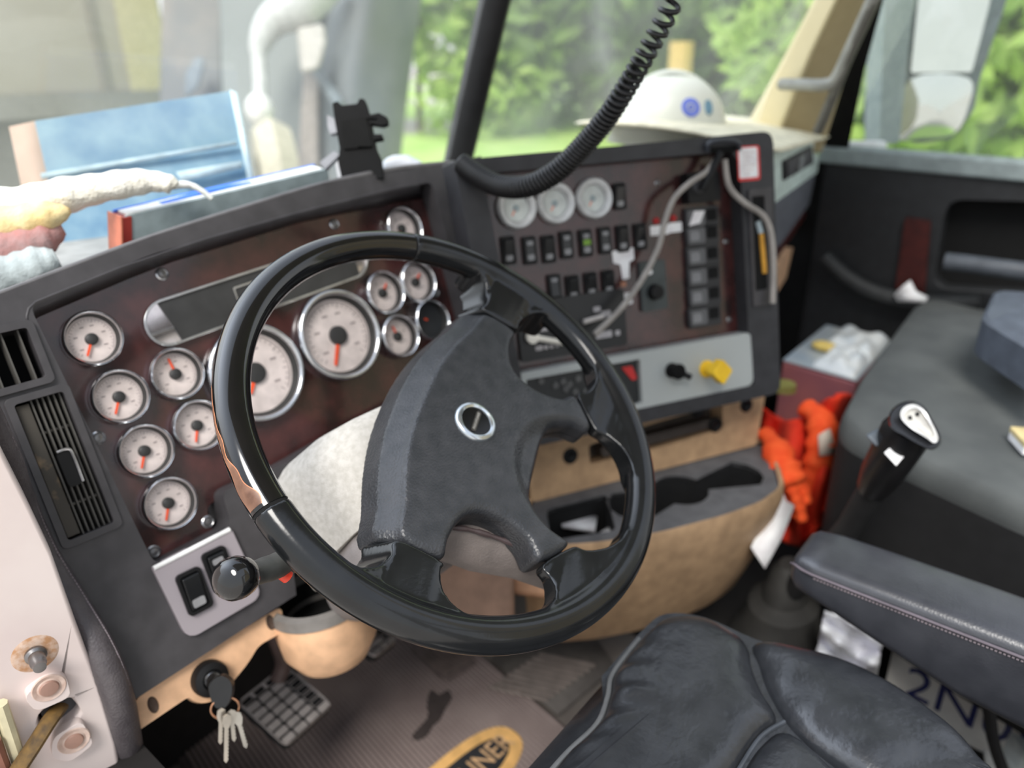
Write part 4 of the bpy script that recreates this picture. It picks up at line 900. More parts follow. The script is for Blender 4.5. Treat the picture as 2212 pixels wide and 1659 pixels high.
pillow([(-.27, -.306), (-.1, -.306), (.02, -.306), (.07, -.308), (.099, -.322), (.083, -.372), (.075, -.45), (.072, -.6), (.07, -.9), (-.27, -.9)], SZ, .018, se, 'rear_panel', M_seat)
pillow([(.192, -.250), (.213, -.29), (.222, -.345), (.208, -.41), (.184, -.455), (.160, -.485), (.150, -.53), (.15, -.9), (.085, -.9), (.078, -.6), (.079, -.45), (.087, -.376), (.104, -.326), (.134, -.290), (.163, -.268)], SZ, .026, se, 'side_bolster', M_seat, wrb)
bo = cr([V(p) for p in ((-.285, -.146, 0), (-.1, -.143, 0), (.05, -.142, 0), (.14, -.141, 0), (.182, -.149, 0), (.205, -.188, 0), (.208, -.25, 0), (.222, -.30, 0), (.227, -.345, 0), (.210, -.42, 0), (.165, -.49, 0), (.155, -.55, 0), (.155, -.92, 0), (-.285, -.92, 0))], 4, True)
MB().loft([[V((p.x*.97, p.y*.99-(.024 if p.y > -.148 and p.x < .03 else .002), SZ+.003)) for p in bo], [V((p.x, p.y, SZ-.012)) for p in bo], [V((p.x*1.01, p.y+.004, SZ-.05)) for p in bo], [V((p.x*.99, p.y, SZ-.10)) for p in bo], [V((p.x*.9, p.y-.03, SZ-.13)) for p in bo]]).build('boxing', M_seat, se, world=True)
pp = mat('piping_grey', (92, 94, 96), .5)
MB().tube(cr([(x, y, SZ+.004) for x, y in ((-.27, -.179), (-.14, -.171), (-.06, -.169), (-.008, -.173), (.028, -.163), (.055, -.151), (.095, -.147), (.12, -.146))], 6), .0028, 8).build('piping', pp, se, world=True)
MB().tube(cr([(x, y, SZ+.012) for x, y in ((.02, -.3045), (.07, -.306), (.102, -.317))], 6), .0022, 8).build('piping', mat('piping_dark', (60, 64, 70), .4), se, world=True)
MB().box(-.24, .18, -.9, -.2, .06, SZ-.12).build('pedestal', M_blackm, se, world=True, bevel=.01)
# armrest: soft pad with a stitched top edge
AZ = W.z-.195; rings = []
for y, x0, x1, zt, zb, r in ((-.256, .268, .318, AZ-.016, AZ-.030, .006), (-.258, .258, .326, AZ-.008, AZ-.038, .010), (-.266, .251, .331, AZ-.002, AZ-.046, .014), (-.29, .249, .335, AZ, AZ-.052, .015), (-.36, .249, .337, AZ, AZ-.072, .015), (-.44, .249, .338, AZ, AZ-.094, .015), (-.50, .249, .338, AZ, AZ-.10, .015), (-.62, .249, .338, AZ, AZ-.11, .015), (-.8, .249, .338, AZ, AZ-.11, .015)):
    rings.append([V((p.x, y, p.y)) for p in rr(x1-x0, zt-zb, r, (x0+x1)/2, (zt+zb)/2, 5)])
MB().loft(rings).build('armrest_pad', mat('armrest_vinyl', (50, 51, 56), .30, spec=.75, col2=(58, 59, 64), bump=.2, bscale=-420, bdist=.0005), se, world=True, smooth=60)
sx = [(.262, -.2555, AZ-.018), (.2545, -.262, AZ-.013), (.2492, -.275, AZ-.0125), (.2478, -.30, AZ-.0125), (.2478, -.4, AZ-.0125), (.2478, -.5, AZ-.0125), (.2478, -.8, AZ-.0125)]
MB().tube(cr(sx, 6), .0016, 8).build('armrest_welt', mat('welt_plum', (92, 84, 90), .6), se, world=True)
b = MB(); y = -.285
while y > -.6: b.box(.2474, .2486, y-.0022, y, AZ-.0172, AZ-.0160); y -= .0036
b.build('stitching', mat('thread', (128, 118, 122), .7), se, world=True, kind='stuff')
MB().tube([V((.29, -.74, AZ-.09)), V((.24, -.76, AZ-.2)), V((.16, -.78, AZ-.25))], .018, 10).build('armrest_bracket', M_blackm, se, world=True)

# ------------------------------------------------------------------ passenger side furniture
PZ = W.z-.215
ps = thing('passenger_seat', 'broad dark grey passenger seat with a flat worn cushion', 'seat', Matrix.Translation((1.0, -.5, .02)))
q = [(at(1812, 905, z=-.215)), at(1862, 812, z=-.215), at(1975, 660, z=-.215), at(2010, 640, z=-.215), V((1.42, -.25, PZ)), V((1.38, -.9, PZ)), V((.45, -.9, PZ)), at(2212, 1085, z=-.215), at(1960, 975, z=-.215)]
pl_ = [p.xy for p in q]
o_ = rpoly(pl_, [.06, .03, .03, .04, .05, .05, .05, .02, .06], 6); c = sum(o_, V((0, 0)))/len(o_)
rings = []
rings_ = [[V(((c+(p-c)*s_).x, (c+(p-c)*s_).y, PZ+dz)) for p in o_] for s_, dz in ((.93, -.36), (1.0, -.30), (1.008, -.14), (1.008, -.03))]
MB().loft(rings_).build('side_skirt', mat('seat_side_black', (20, 20, 21), .8), ps, world=True, smooth=60)
for s_, dz in ((1.0, -.06), (1.01, -.04), (1.012, -.03), (1.004, -.016), (.99, -.004), (.97, 0), (.8, .005), (.5, .008), (.2, .009), (.01, .009)): rings.append([V(((c+(p-c)*s_).x, (c+(p-c)*s_).y, PZ+dz)) for p in o_])
MB().loft(rings).build('cushion', mat('passenger_cloth', (74, 77, 77), .8, col2=(88, 91, 90), scale=12, bump=.4, bscale=420), ps, world=True, smooth=60)
MB().box(.75, 1.3, -.85, -.3, .0, PZ-.34).build('pedestal', M_blackm, ps, world=True)
aq = [at(2118, 690, z=-.09), at(2150, 625, z=-.09), at(2300, 640, z=-.09), at(2300, 800, z=-.09)]
ao = rpoly([p.xy for p in aq], .03, 5)
MB().loft([[V((p.x, p.y, W.z-.15)) for p in ao], [V((p.x, p.y, W.z-.105)) for p in ao], [V((p.x*.998+.002, p.y, W.z-.092)) for p in ao], [V((sum(p2.x for p2 in ao)/len(ao)*.1+p.x*.9, sum(p2.y for p2 in ao)/len(ao)*.1+p.y*.9, W.z-.086)) for p in ao]]).build('armrest_pad', mat('armrest_blue_grey', (74, 80, 90), .5), ps, world=True, bevel=.004)
MB().tube([at(2180, 760, z=-.16), at(2200, 800, z=-.215)], .02, 10).build('armrest_post', M_blackm, ps, world=True)
cs_ = at(2206, 970, z=-.2)
cb = thing('cigarette_pack', 'small white and tan packet at the right edge of the passenger seat', 'packet', Matrix.Translation(cs_+V((0.02, -.02, -.004))) @ Matrix.Rotation(.5, 4, 'Z'))
MB().box(-.02, .03, -.03, .03, 0, .02).build('packet', M_paper, cb, bevel=.002)
MB().box(-.0205, .0305, -.031, .031, .012, .021).build('lid', mat('packet_tan', (196, 178, 130), .6), cb, bevel=.002)
# gear lever
kb, ks, kf_ = at(1968, 915, z=-.115), at(1835, 1140, z=-.35), at(1690, 1300, z=-.60)
gl = thing('gear_lever', 'black gear lever with a grip knob and silver shift plate', 'gear lever', Matrix.Translation(kf_+V((0, 0, -.1))))
ax = (kb-kf_).normalized(); ax2 = (kb-ks).normalized()
MB().tube([kf_, kf_.lerp(ks, .5), ks, ks.lerp(kb, .45)], .019, 14).build('shaft', M_rubber, gl, world=True)
sd = (CAM-ks).normalized()
MB().tube([ks.lerp(kf_, .25)+sd*.0175, ks.lerp(kb, .40)+sd*.0175], .0035, 8).build('shaft_line', mat('line_tan', (150, 140, 120), .5), gl, world=True)
gm = ax2.to_track_quat('Z', 'Y').to_matrix().to_4x4(); gm.translation = ks.lerp(kb, .42)
L_ = (kb-ks).length*.58
MB().loft([[V((p.x, p.y, z)) for p in rr(w, h, min(w, h)*.42, 0, 0, 5)] for z, w, h in ((0, .040, .040), (L_*.25, .050, .052), (L_*.6, .052, .058), (L_*.85, .054, .060), (L_*.98, .044, .050))], True, True, gm).build('grip', mat('grip_black', (26, 26, 28), .35), gl, world=True, smooth=60)
def sl2(pts, d0, d1, k=1): c = (sum(p[0] for p in pts)/len(pts), sum(p[1] for p in pts)/len(pts)); return [at(c[0]+(x-c[0])*k, c[1]+(y-c[1])*k, d=d0+(d1-d0)*((y-870)/120)) for x, y in pts]
ho = [(p.x, p.y) for p in cr([V((x, y, 0)) for x, y in ((1919, 912), (1924, 888), (1945, 871), (1972, 866), (1996, 878), (2014, 906), (2032, 942), (2030, 962), (2012, 972), (1984, 962), (1950, 942), (1928, 930))], 4, True)]
po = [(p.x, p.y) for p in cr([V((x, y, 0)) for x, y in ((1946, 902), (1950, 882), (1972, 873), (1994, 884), (2012, 912), (2027, 945), (2018, 957), (1998, 944), (1966, 924))], 4, True)]
MB().loft([sl2(ho, .985, .965, .8), sl2(ho, .965, .945), sl2(ho, .945, .922, 1.0), sl2(ho, .936, .912, .93)], True).build('grip_top', mat('grip_gloss', (30, 31, 34), .22), gl, world=True, smooth=50)
MB().loft([sl2(po, .938, .914), sl2(po, .928, .904), sl2(po, .928, .904, .78), sl2(po, .934, .909, .74)], False).build('plate_rim', mat('plate_silver', (214, 214, 212), .3, metal=.3), gl, world=True, smooth=50)
MB().add(sl2(po, .9315, .9065, .78), [tuple(range(len(po)))]).build('shift_plate', mat('plate_pale', (196, 192, 186), .35, col2=(222, 220, 212)), gl, world=True, solid=.001)
b = MB()
for x, y in ((1966, 902), (1982, 894)): b.loft([sl2([(x-4, y-4), (x+4, y-4), (x+4, y+4), (x-4, y+4)], d0, d1) for d0, d1 in ((.931, .906), (.9295, .9045))])
b.build('plate_marks', M_black, gl, world=True)
MB().loft([[at(1868, 940, d=.99), at(1905, 922, d=.99), at(1925, 940, d=.985), at(1895, 968, d=.98)], [at(1868, 940, d=1.015), at(1905, 922, d=1.015), at(1925, 940, d=1.01), at(1895, 968, d=1.005)]]).build('range_lever', mat('lever_blue_grey', (84, 92, 100), .35), gl, world=True, bevel=.004)
MB().loft([[at(1910, 978, d=.955), at(1932, 958, d=.955), at(1958, 980, d=.952), at(1936, 1006, d=.95)], [at(1910, 978, d=.96), at(1932, 958, d=.96), at(1958, 980, d=.957), at(1936, 1006, d=.955)]]).build('grip_sticker', M_paper, gl, world=True)
bc = at(1690, 1318, z=-.62)
MB().loft([[V((bc.x+a*math.cos(t), bc.y+a*.8*math.sin(t), z)) for t in [2*PI*i/28 for i in range(28)]] for a, z in ((.13, .004), (.128, .03), (.12, .04), (.11, .05), (.10, .085), (.085, .10), (.075, .15), (.05, .165), (.036, .22), (.022, .235))]).build('boot', mat('boot_grey', (46, 45, 43), .75), gl, world=True)
# cardboard box with bags on top
bz = W.z-.34
q = [at(1690, 782, z=-.34), at(1784, 706, z=-.34), at(1925, 742, z=-.34), at(1850, 828, z=-.34)]
bx = thing('carton', 'pinkish carton with crinkled white plastic packets on its top, in the passenger footwell', 'box', Matrix.Translation((sum(p.x for p in q)/4, sum(p.y for p in q)/4, 0)))
MB().loft([[p.copy() for p in q], [V((p.x, p.y, .08)) for p in q]]).build('carton_body', mat('carton_pink', (178, 106, 104), .7, col2=(150, 92, 100), scale=9), bx, world=True, bevel=.006)
MB().loft([[V((p.x, p.y, bz+.002)) for p in q], [V((p.x, p.y, bz+.007)) for p in q]]).build('lid', mat('carton_lid', (186, 192, 194), .4, col2=(160, 174, 186), scale=14), bx, world=True, bevel=.003)
c = sum(q, V((0, 0, 0)))/4
def packet(x0, x1, y0, y1, sd, zz):
    r_ = random.Random(sd); e1, e2 = q[2]-q[1], q[0]-q[1]
    def f(s, t):
        p = q[1]+e1*(x0+(x1-x0)*s)+e2*(y0+(y1-y0)*t); ed = min(s, 1-s, t, 1-t)
        return V((p.x, p.y, bz+.008+zz*min(1, ed*5)**.6+.008*math.sin(s*11+sd)*math.sin(t*9+sd*2)*min(1, ed*6)))
    return MB().grid(f, 18, 18)
packet(.25, 1.0, .02, .60, 2, .022).build('plastic_packet', mat('packet_white', (238, 240, 238), .25, col2=(222, 230, 236), scale=20), bx, world=True, smooth=180)
packet(.40, .99, .45, .98, 5, .020).build('plastic_packet', MATS['packet_white'], bx, world=True, smooth=180)
e1, e2 = q[2]-q[1], q[0]-q[1]
p = q[1]+e1*.35+e2*.62; MB().ball((p.x, p.y, bz+.02), (.018, .03, .012), 14).build('yellow_spot', mat('spot_yellow', (224, 196, 110), .6), bx, world=True)
MB().lathe([(0, .016), (.022, .014), (.024, 0)], 24, Matrix.Translation(at(1693, 842, d=1.50))).build('olive_cap', mat('olive_cap', (120, 116, 60), .6), bx, world=True)
# orange gloves and vest bundle, white paper
def lump(path, rads, name, par, m_, flat=.8): MB().tube(cr(path, 6), [rads[min(len(rads)-1, i//6)]*(1+.10*math.sin(i*1.7)) for i in range(6*(len(path)-1)+1)], 14, flat=flat).build(name, m_, par, world=True, smooth=180)
g1 = at(1720, 1000, d=1.44)
ov = thing('orange_vest', 'bright orange safety vest crumpled beside the tan console', 'vest', Matrix.Translation((g1.x, g1.y, 0)))
def cloth(s, t):
    px = 1648+190*s-60*t*(s-.5); py = 880+270*t+30*math.sin(s*5)
    d = 1.50+.05*math.sin(s*13+t*3)+.035*math.sin(t*11+s*6)-.02*t
    return at(px, py, d=d)
MB().grid(cloth, 36, 36).build('cloth', mat('hivis_dark', (214, 44, 18), .85, col2=(236, 60, 24), scale=30, bump=.5, bscale=60), ov, world=True, smooth=180, solid=.012)
lump([at(1740, 880, d=1.47), at(1772, 905, d=1.44), at(1775, 960, d=1.43), at(1762, 1020, d=1.44), at(1738, 1060, d=1.45)], [.022, .03, .03, .028, .02], 'fold', ov, M_hivis)
lump([at(1800, 1010, d=1.46), at(1822, 1060, d=1.45), at(1810, 1110, d=1.46)], [.03, .04, .03], 'fold', ov, MATS['hivis_dark'])
MB().add([at(1768, 940, d=1.40), at(1792, 925, d=1.41), at(1806, 980, d=1.41), at(1770, 985, d=1.40)], [(0, 1, 2, 3)]).build('label_patch', mat('patch_cream', (210, 196, 180), .7), ov, world=True, solid=.003)
gv = thing('orange_glove', 'orange knit glove hanging over the end of the tan console', 'glove', Matrix.Translation(at(1700, 1040, d=1.36)))
lump([at(1652, 935, d=1.40), at(1675, 965, d=1.36), at(1690, 1010, d=1.34), at(1705, 1050, d=1.33)], [.016, .028, .034, .03], 'palm', gv, M_hivis)
for k_, ptz in enumerate(([(1695, 1030), (1715, 1065), (1728, 1098), (1733, 1128)], [(1688, 1010), (1712, 1035), (1738, 1062), (1742, 1090)], [(1705, 1020), (1722, 1060), (1726, 1100), (1720, 1122)], [(1680, 1020), (1690, 1060), (1700, 1078)])):
    lump([at(x, y, d=1.33+.008*k_) for x, y in ptz], [.014, .014, .012, .010], 'finger', gv, M_hivis)
b = MB().add([at(*p, d=d) for p, d in (((1688, 1058), 1.30), ((1698, 1082), 1.30), ((1716, 1092), 1.30), ((1690, 1160), 1.27), ((1652, 1228), 1.25), ((1622, 1182), 1.25), ((1640, 1146), 1.27), ((1652, 1145), 1.27), ((1660, 1098), 1.29))], [tuple(range(9))])
solo('paper_sheet', b, M_paper, 'torn white paper hanging by the orange glove, right of the tan console', 'paper', at(1655, 1150, d=1.27), solid=.0015)
# papers in the tray
for pts, lb_ in ((((1203, 1120), (1215, 1105), (1290, 1118), (1285, 1148), (1215, 1138)), 'white slip of paper lying in the left well of the console tray'), (((1300, 1150), (1335, 1130), (1340, 1165), (1310, 1172), (1285, 1170)), 'cream paper scrap in the console tray beside the wheel rim')):
    b = MB().add([at(*p, z=-.395) for p in pts], [tuple(range(len(pts)))])
    solo('paper_slip', b, M_paper, lb_, 'paper', at(*pts[0], z=-.395), solid=.006)
# number plate on the floor, bag, cable
n2 = at(1908, 1512, z=-.735); r0_ = ray(1936, 1385); q_ = CAM-n2; A_2 = r0_.dot(r0_); B_2 = r0_.dot(q_); C_2 = q_.dot(q_)-.153**2
n0 = CAM+r0_*((-B_2-math.sqrt(max(0, B_2*B_2-A_2*C_2)))/A_2)
nv = (n0-n2).normalized(); r1_ = ray(2180, 1500); n1 = CAM+r1_*((n0-CAM).dot(nv)/r1_.dot(nv)); nu = (n1-n0).normalized()
NM = Matrix((nu, nv, nu.cross(nv))).transposed().to_4x4(); NM.translation = n0
npl = thing('number_plate', 'white number plate with blue characters propped on the floor beside the seat', 'number plate', NM)
MB().prism(rr(.305, .153, .012, .150, -.078), -.004, 0).build('plate', mat('plate_white', (240, 238, 232), .5, col2=(228, 226, 220), scale=25), npl, bevel=.001)
MB().text('2N089', .105, Matrix.Translation((.150, -.079, .0006)), .0006, squeeze=.86).build('plate_characters', mat('plate_blue', (40, 46, 96), .5), npl)
MB().prism(circ(.004, 14, .012, -.012), -.001, .0005).prism(circ(.004, 14, .29, -.012), -.001, .0005).build('bolt_hole', M_void, npl)
b_ = at(2160, 1600, z=-.71)
np2 = thing('sign_board', 'white board with a black diagonal stripe, under the end of the number plate', 'board', Matrix.Translation(b_))
MB().add([at(*p, z=-.73) for p in ((2120, 1590), (2300, 1500), (2300, 1800), (2140, 1720))], [(0, 1, 2, 3)]).build('board', mat('board_white', (196, 196, 192), .5), np2, world=True, solid=.008)
MB().add([at(*p, z=-.724) for p in ((2160, 1622), (2196, 1590), (2208, 1602), (2172, 1640))], [(0, 1, 2, 3)]).build('stripe', M_black, np2, world=True, solid=.002)
pg = [at(*p, z=-.66) for p in ((2188, 1548), (2205, 1538), (2300, 1560), (2300, 1660), (2212, 1625), (2182, 1582))]
solo('plastic_tray', MB().loft([pg, [p+V((0, 0, -.05)) for p in pg]]), mat('lid_pale', (206, 214, 212), .4), 'pale plastic lid at the lower right corner, on top of the striped board', 'lid', pg[0]-V((0, 0, .05)), bevel=.004)
b = MB().tube(cr([at(2130, 1500, d=1.02), at(2138, 1545, d=1.04), at(2146, 1600, d=1.06), at(2165, 1660, d=1.08), at(2190, 1720, d=1.1)], 8), .008, 10)
solo('seat_air_hose', b, M_rubber, 'black ribbed hose running down beside the number plate under the armrest', 'hose', at(2165, 1660, d=1.08))
b = MB().tube([at(2078, 1488, d=1.10), at(2100, 1478, d=1.10), at(2118, 1468, d=1.1)], .011, 10).tube([at(2125, 1490, d=1.09), at(2132, 1505, d=1.09)], .007, 8)
solo('yellow_fitting', b, mat('fitting_yellow', (176, 150, 40), .5), 'yellow hose fitting under the seat armrest, above the number plate', 'fitting', at(2100, 1500, d=1.10))
r_ = random.Random(4)
def bag(s, t):
    px = 1782+130*s-20*t; py = 1322+40*s+95*t+25*math.sin(s*3)*t
    return at(px, py, d=1.22+.025*math.sin(s*9+t*4)+.02*math.sin(t*13-s*5)+.04*t)
b = MB().grid(bag, 24, 24)
solo('plastic_bag', b, mat('bag_white', (244, 245, 246), .35, col2=(226, 226, 236), scale=20), 'crumpled white plastic bag on the floor between seat and gear lever', 'bag', at(1840, 1420, d=1.25), smooth=180, solid=.004)

# ------------------------------------------------------------------ things on and around the dash
# thick book leaning behind the hood edge
DH = -.045
bl, br, tl_ = CF.loc(232, 560, DH), CF.loc(722, 362, DH), CF.loc(292, 463, DH)
ed = (br.xy-tl_.xy); ln = ed.length; rt = math.atan2(ed.y, ed.x)
BM = CF.T(tl_.x-.012, tl_.y, DH, rt) @ Matrix.Rotation(math.radians(26), 4, 'X')
bk = thing('book', 'thick hardcover book with a red spine, grey cover and blue page edge, behind the hood', 'book', BM)
MB().prism([V(p) for p in ((0, 0), (ln, 0), (ln, -.10), (-.024, -.10))], -.002, .002).build('cover', mat('book_grey', (150, 164, 166), .5), bk, bevel=.0008)
MB().prism([V(p) for p in ((0.004, .0012), (ln-.006, .0012), (ln-.006, -.10), (-.02, -.10))], -.026, -.002).build('pages', mat('pages_white', (236, 236, 230), .8), bk)
MB().prism([V(p) for p in ((0, 0.002), (ln, .002), (ln, -.10), (-.024, -.10))], -.031, -.026).build('cover', mat('book_blue', (60, 118, 214), .5), bk, bevel=.0008)
MB().prism([V(p) for p in ((-.0045, -.001), (.0065, -.001), (-.0175, -.10), (-.0285, -.10))], -.031, .0035).build('spine', mat('spine_red', (142, 48, 40), .5), bk, bevel=.001)
MB().prism([V(p) for p in ((-.006, .001), (-.0042, .001), (-.028, -.10), (-.030, -.10))], -.031, .004).build('spine_edge', mat('spine_salmon', (206, 120, 92), .5), bk)
MB().prism([V(p) for p in ((.02, .0), (.12, .004), (.20, .0)) ], -.020, -.008).build('bookmark', mat('blue_tab', (44, 104, 220), .5), bk)
# pale blue solid board, added for the book mirrored in the windscreen
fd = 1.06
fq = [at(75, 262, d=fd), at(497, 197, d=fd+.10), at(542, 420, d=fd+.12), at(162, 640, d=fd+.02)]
fo = thing('reflection', 'pale blue board standing in for the windscreen reflection of the book', 'reflection', Matrix.Translation(fq[3]))
MB().add(fq, [(0, 1, 2, 3)]).build('cover', mat('reflection_blue', (112, 150, 176), .8, col2=(148, 180, 194), scale=18, detail=5), fo, world=True, solid=.004, bevel=.001)
MB().add([at(22, 275, d=fd+.008), at(80, 262, d=fd+.008), at(168, 645, d=fd+.03), at(105, 680, d=fd+.03)], [(0, 1, 2, 3)]).build('spine', mat('reflection_tan', (192, 160, 134), .6, col2=(206, 176, 152), scale=14), fo, world=True, solid=.006)
MB().add([at(497, 194, d=fd+.094), at(512, 200, d=fd+.094), at(556, 425, d=fd+.115), at(542, 420, d=fd+.115)], [(0, 1, 2, 3)]).build('edge_strip', mat('reflection_edge', (206, 226, 232), .5), fo, world=True, solid=.004)
MB().add([at(88, 375, d=fd+.0), at(510, 305, d=fd+.095), at(512, 313, d=fd+.095), at(90, 386, d=fd+.0)], [(0, 1, 2, 3)]).build('line', mat('reflection_line', (170, 190, 196), .6), fo, world=True, solid=.003)
MB().add([at(380, 372, d=fd+.06), at(522, 348, d=fd+.098), at(524, 362, d=fd+.098), at(392, 392, d=fd+.06)], [(0, 1, 2, 3)]).build('line', MATS['reflection_line'], fo, world=True, solid=.003)
# fleecy rolls built in for a blurred reflection in the windscreen
FK = 1.22
dk = thing('fleece_reflection', 'cream fleecy shape with yellow and red patches, standing in for a windscreen reflection', 'cloth', Matrix.Translation(at(150, 560, d=.70*FK)))
def flc(p, rads, name, m_): MB().tube(cr([at(x, y, d=d*FK) for x, y, d in p], 8), [FK*(rads[min(len(rads)-1, i//8)]*(1-i%8/8)+rads[min(len(rads)-1, i//8+1)]*(i%8)/8)*(1+.05*math.sin(i*1.3)+.05*math.sin(i*.5)) for i in range(8*(len(p)-1)+1)], 18, flat=.85).build(name, m_, dk, world=True, smooth=180)
M_fl = mat('reflection_cream', (244, 240, 224), .95, col2=(250, 248, 238), scale=40, bump=.8, bscale=160, bdist=.004)
flc([(-60, 455, .66), (40, 445, .67), (150, 420, .69), (240, 402, .70), (320, 392, .715), (368, 398, .72), (380, 405, .722)], [.020, .021, .018, .016, .013, .010, .004], 'reflection_roll', M_fl)
flc([(-60, 490, .655), (40, 480, .66), (110, 465, .665), (150, 455, .668)], [.020, .02, .014, .004], 'reflection_yellow_roll', mat('reflection_yellow', (236, 206, 142), .9, col2=(244, 226, 176), bump=.6, bscale=140, bdist=.003))
flc([(-60, 545, .65), (30, 530, .66), (100, 505, .67), (135, 492, .675)], [.022, .022, .018, .008], 'reflection_red_roll', mat('reflection_red', (196, 134, 128), .9, col2=(178, 150, 148), bump=.6, bscale=140, bdist=.003))
flc([(-60, 605, .645), (30, 590, .655), (90, 572, .66), (125, 560, .665)], [.024, .024, .020, .012], 'grey_fold', mat('fleece_grey', (176, 186, 186), .9, col2=(196, 206, 206), bump=.6, bscale=140, bdist=.003))
flc([(370, 400, .72), (410, 400, .73), (440, 415, .735), (458, 430, .738)], [.005, .004, .003, .003], 'cord', mat('cord_cream', (226, 230, 224), .8))
# phone holder
hd = 1.02
ph = thing('phone_holder', 'black phone holder with side arms standing on the dash', 'phone holder', Matrix.Translation(at(770, 395, d=hd)))
hf = Matrix((CX, -CY, -CZ)).transposed().to_4x4()
def hp(px, py, d=hd): return V(((px-IW/2)/FPX*d, -(py-IH/2)/FPX*d))
def hpr(pts, z0, z1, name, m_, r=.003, d=hd, bevel=.001):
    T = hf.copy(); T.translation = CAM+CZ*d
    MB().prism(rpoly([hp(*p, d) for p in pts], r), z0, z1, (), T).build(name, m_, ph, world=True, bevel=bevel)
hpr([(718, 222), (730, 218), (737, 228), (772, 224), (776, 212), (788, 214), (796, 240), (812, 320), (822, 340), (828, 385), (740, 395), (730, 350), (734, 320), (728, 290), (722, 255)], -.014, .0, 'cradle', mat('holder_black', (10, 10, 10), .7, spec=.2), .003)
hpr([(738, 262), (792, 254), (806, 318), (742, 324)], .0, .003, 'cradle_pad', mat('holder_pad', (15, 15, 14), .8, spec=.2))
hpr([(790, 252), (820, 246), (838, 256), (838, 268), (826, 272), (800, 268), (796, 262), (814, 262), (818, 256), (794, 258)], -.01, .004, 'arm', MATS['holder_black'], .001, bevel=.0006)
hpr([(806, 292), (826, 292), (828, 300), (808, 304)], -.01, .004, 'arm', MATS['holder_black'], .001, bevel=.0006)
hpr([(706, 248), (722, 256), (728, 286), (712, 290), (707, 270)], -.012, .0, 'arm', mat('holder_grey', (120, 122, 128), .4), .002)
hpr([(690, 350), (722, 326), (734, 334), (702, 366)], -.01, .0, 'release_tab', mat('holder_grey', (0, 0, 0)), .002)
hpr([(722, 350), (740, 336), (748, 380), (730, 392)], -.02, -.004, 'hinge', mat('holder_silver', (170, 172, 176), .4), .002)
MB().loft([[at(692, 400, d=hd), at(840, 372, d=hd+.03), at(840, 410, d=hd+.03), at(692, 440, d=hd)], [at(692, 400, d=hd+.07), at(840, 372, d=hd+.1), at(840, 410, d=hd+.1), at(692, 440, d=hd+.07)]]).build('base', M_blackm, ph, world=True, bevel=.004)
gm_ = at(870, 372, d=1.12)
solo('dash_camera', MB().loft([[at(*p, d=d) for p in ((824, 346), (850, 335), (880, 334), (905, 346), (925, 362), (925, 400), (824, 410))] for d in (1.12, 1.17)]), mat('pale_grey_dome', (186, 190, 196), .4), 'low pale grey device on the dash right of the phone holder', 'device', gm_, bevel=.01)
# hard hat
hc_ = at(1442, 290, d=1.60)
hh = thing('hard_hat', 'white hard hat with a round blue emblem on the passenger side of the dash', 'hard hat', Matrix.Translation(hc_) @ Matrix.Rotation(math.radians(-50), 4, 'Z'))
rw, rl, rh = .104, .122, .116
def dome(s, t):
    a = 2*PI*s; q = PI/2*t
    k = 1+.05*math.exp(-((math.sin(a))/.25)**2)*math.sin(q)*(1 if t > .2 else 0)
    return V((rl*math.cos(q)**.85*math.cos(a), rw*math.cos(q)**.85*math.sin(a), rh*math.sin(q)*k))
M_hat = mat('hat_white', (206, 208, 198), .4, col2=(210, 212, 202), scale=5)
MB().grid(dome, 48, 16).build('shell', M_hat, hh, smooth=180)
MB().loft([[V((rl*k*1.0*math.cos(a)+(.045*max(0, math.cos(a))**2*(k-1)/.16), rw*k*math.sin(a), z)) for a in [2*PI*i/48 for i in range(48)]] for k, z in ((.99, .006), (1.03, -.002), (1.06, -.008), (1.05, -.013), (1.0, -.006))], False).build('brim', M_hat, hh)
MB().tube(cr([V((rl*.9*math.cos(q)*1.0, 0, rh*math.sin(q)*1.06)) for q in [.3+i*.28 for i in range(9)]], 4), .009, 10, flat=.6).build('crown_ridge', M_hat, hh)
def onhat(px, py):
    r = ray(px, py).normalized(); I = ROOTM[hh.name].inverted(); o_ = I @ CAM; d_ = (I.to_3x3() @ r); best = None
    S = V((1/rl, 1/rw, 1/rh)); A = V((o_.x*S.x, o_.y*S.y, o_.z*S.z)); D = V((d_.x*S.x, d_.y*S.y, d_.z*S.z))
    b_ = A.dot(D); c_ = A.dot(A)-1.02; a_ = D.dot(D); disc = b_*b_-a_*c_
    if disc < 0: return None
    t = (-b_-math.sqrt(disc))/a_; p = o_+d_*t; n = V((p.x/rl**2, p.y/rw**2, p.z/rh**2)).normalized(); return p, n
def patch(px, py, w, h, name, m_, hole=0, z=.001):
    r = onhat(px, py)
    if not r: return
    p, n = r; I = ROOTM[hh.name].inverted().to_3x3(); u = (I @ CX); u = (u-n*u.dot(n)).normalized(); v = n.cross(u)
    T = Matrix((u, v, n)).transposed().to_4x4(); T.translation = p+n*z
    o_ = [V((w*math.cos(t), h*math.sin(t))) for t in [2*PI*i/24 for i in range(24)]]
    MB().prism(o_, -.003, .001, [[q_*hole for q_ in o_]] if hole else (), T).build(name, m_, hh)
patch(1492, 232, .019, .019, 'emblem', mat('emblem_blue', (92, 108, 190), .5), .5); patch(1492, 232, .006, .006, 'emblem_core', MATS['emblem_blue'])
patch(1530, 232, .010, .016, 'emblem', mat('emblem_teal', (96, 130, 150), .5))
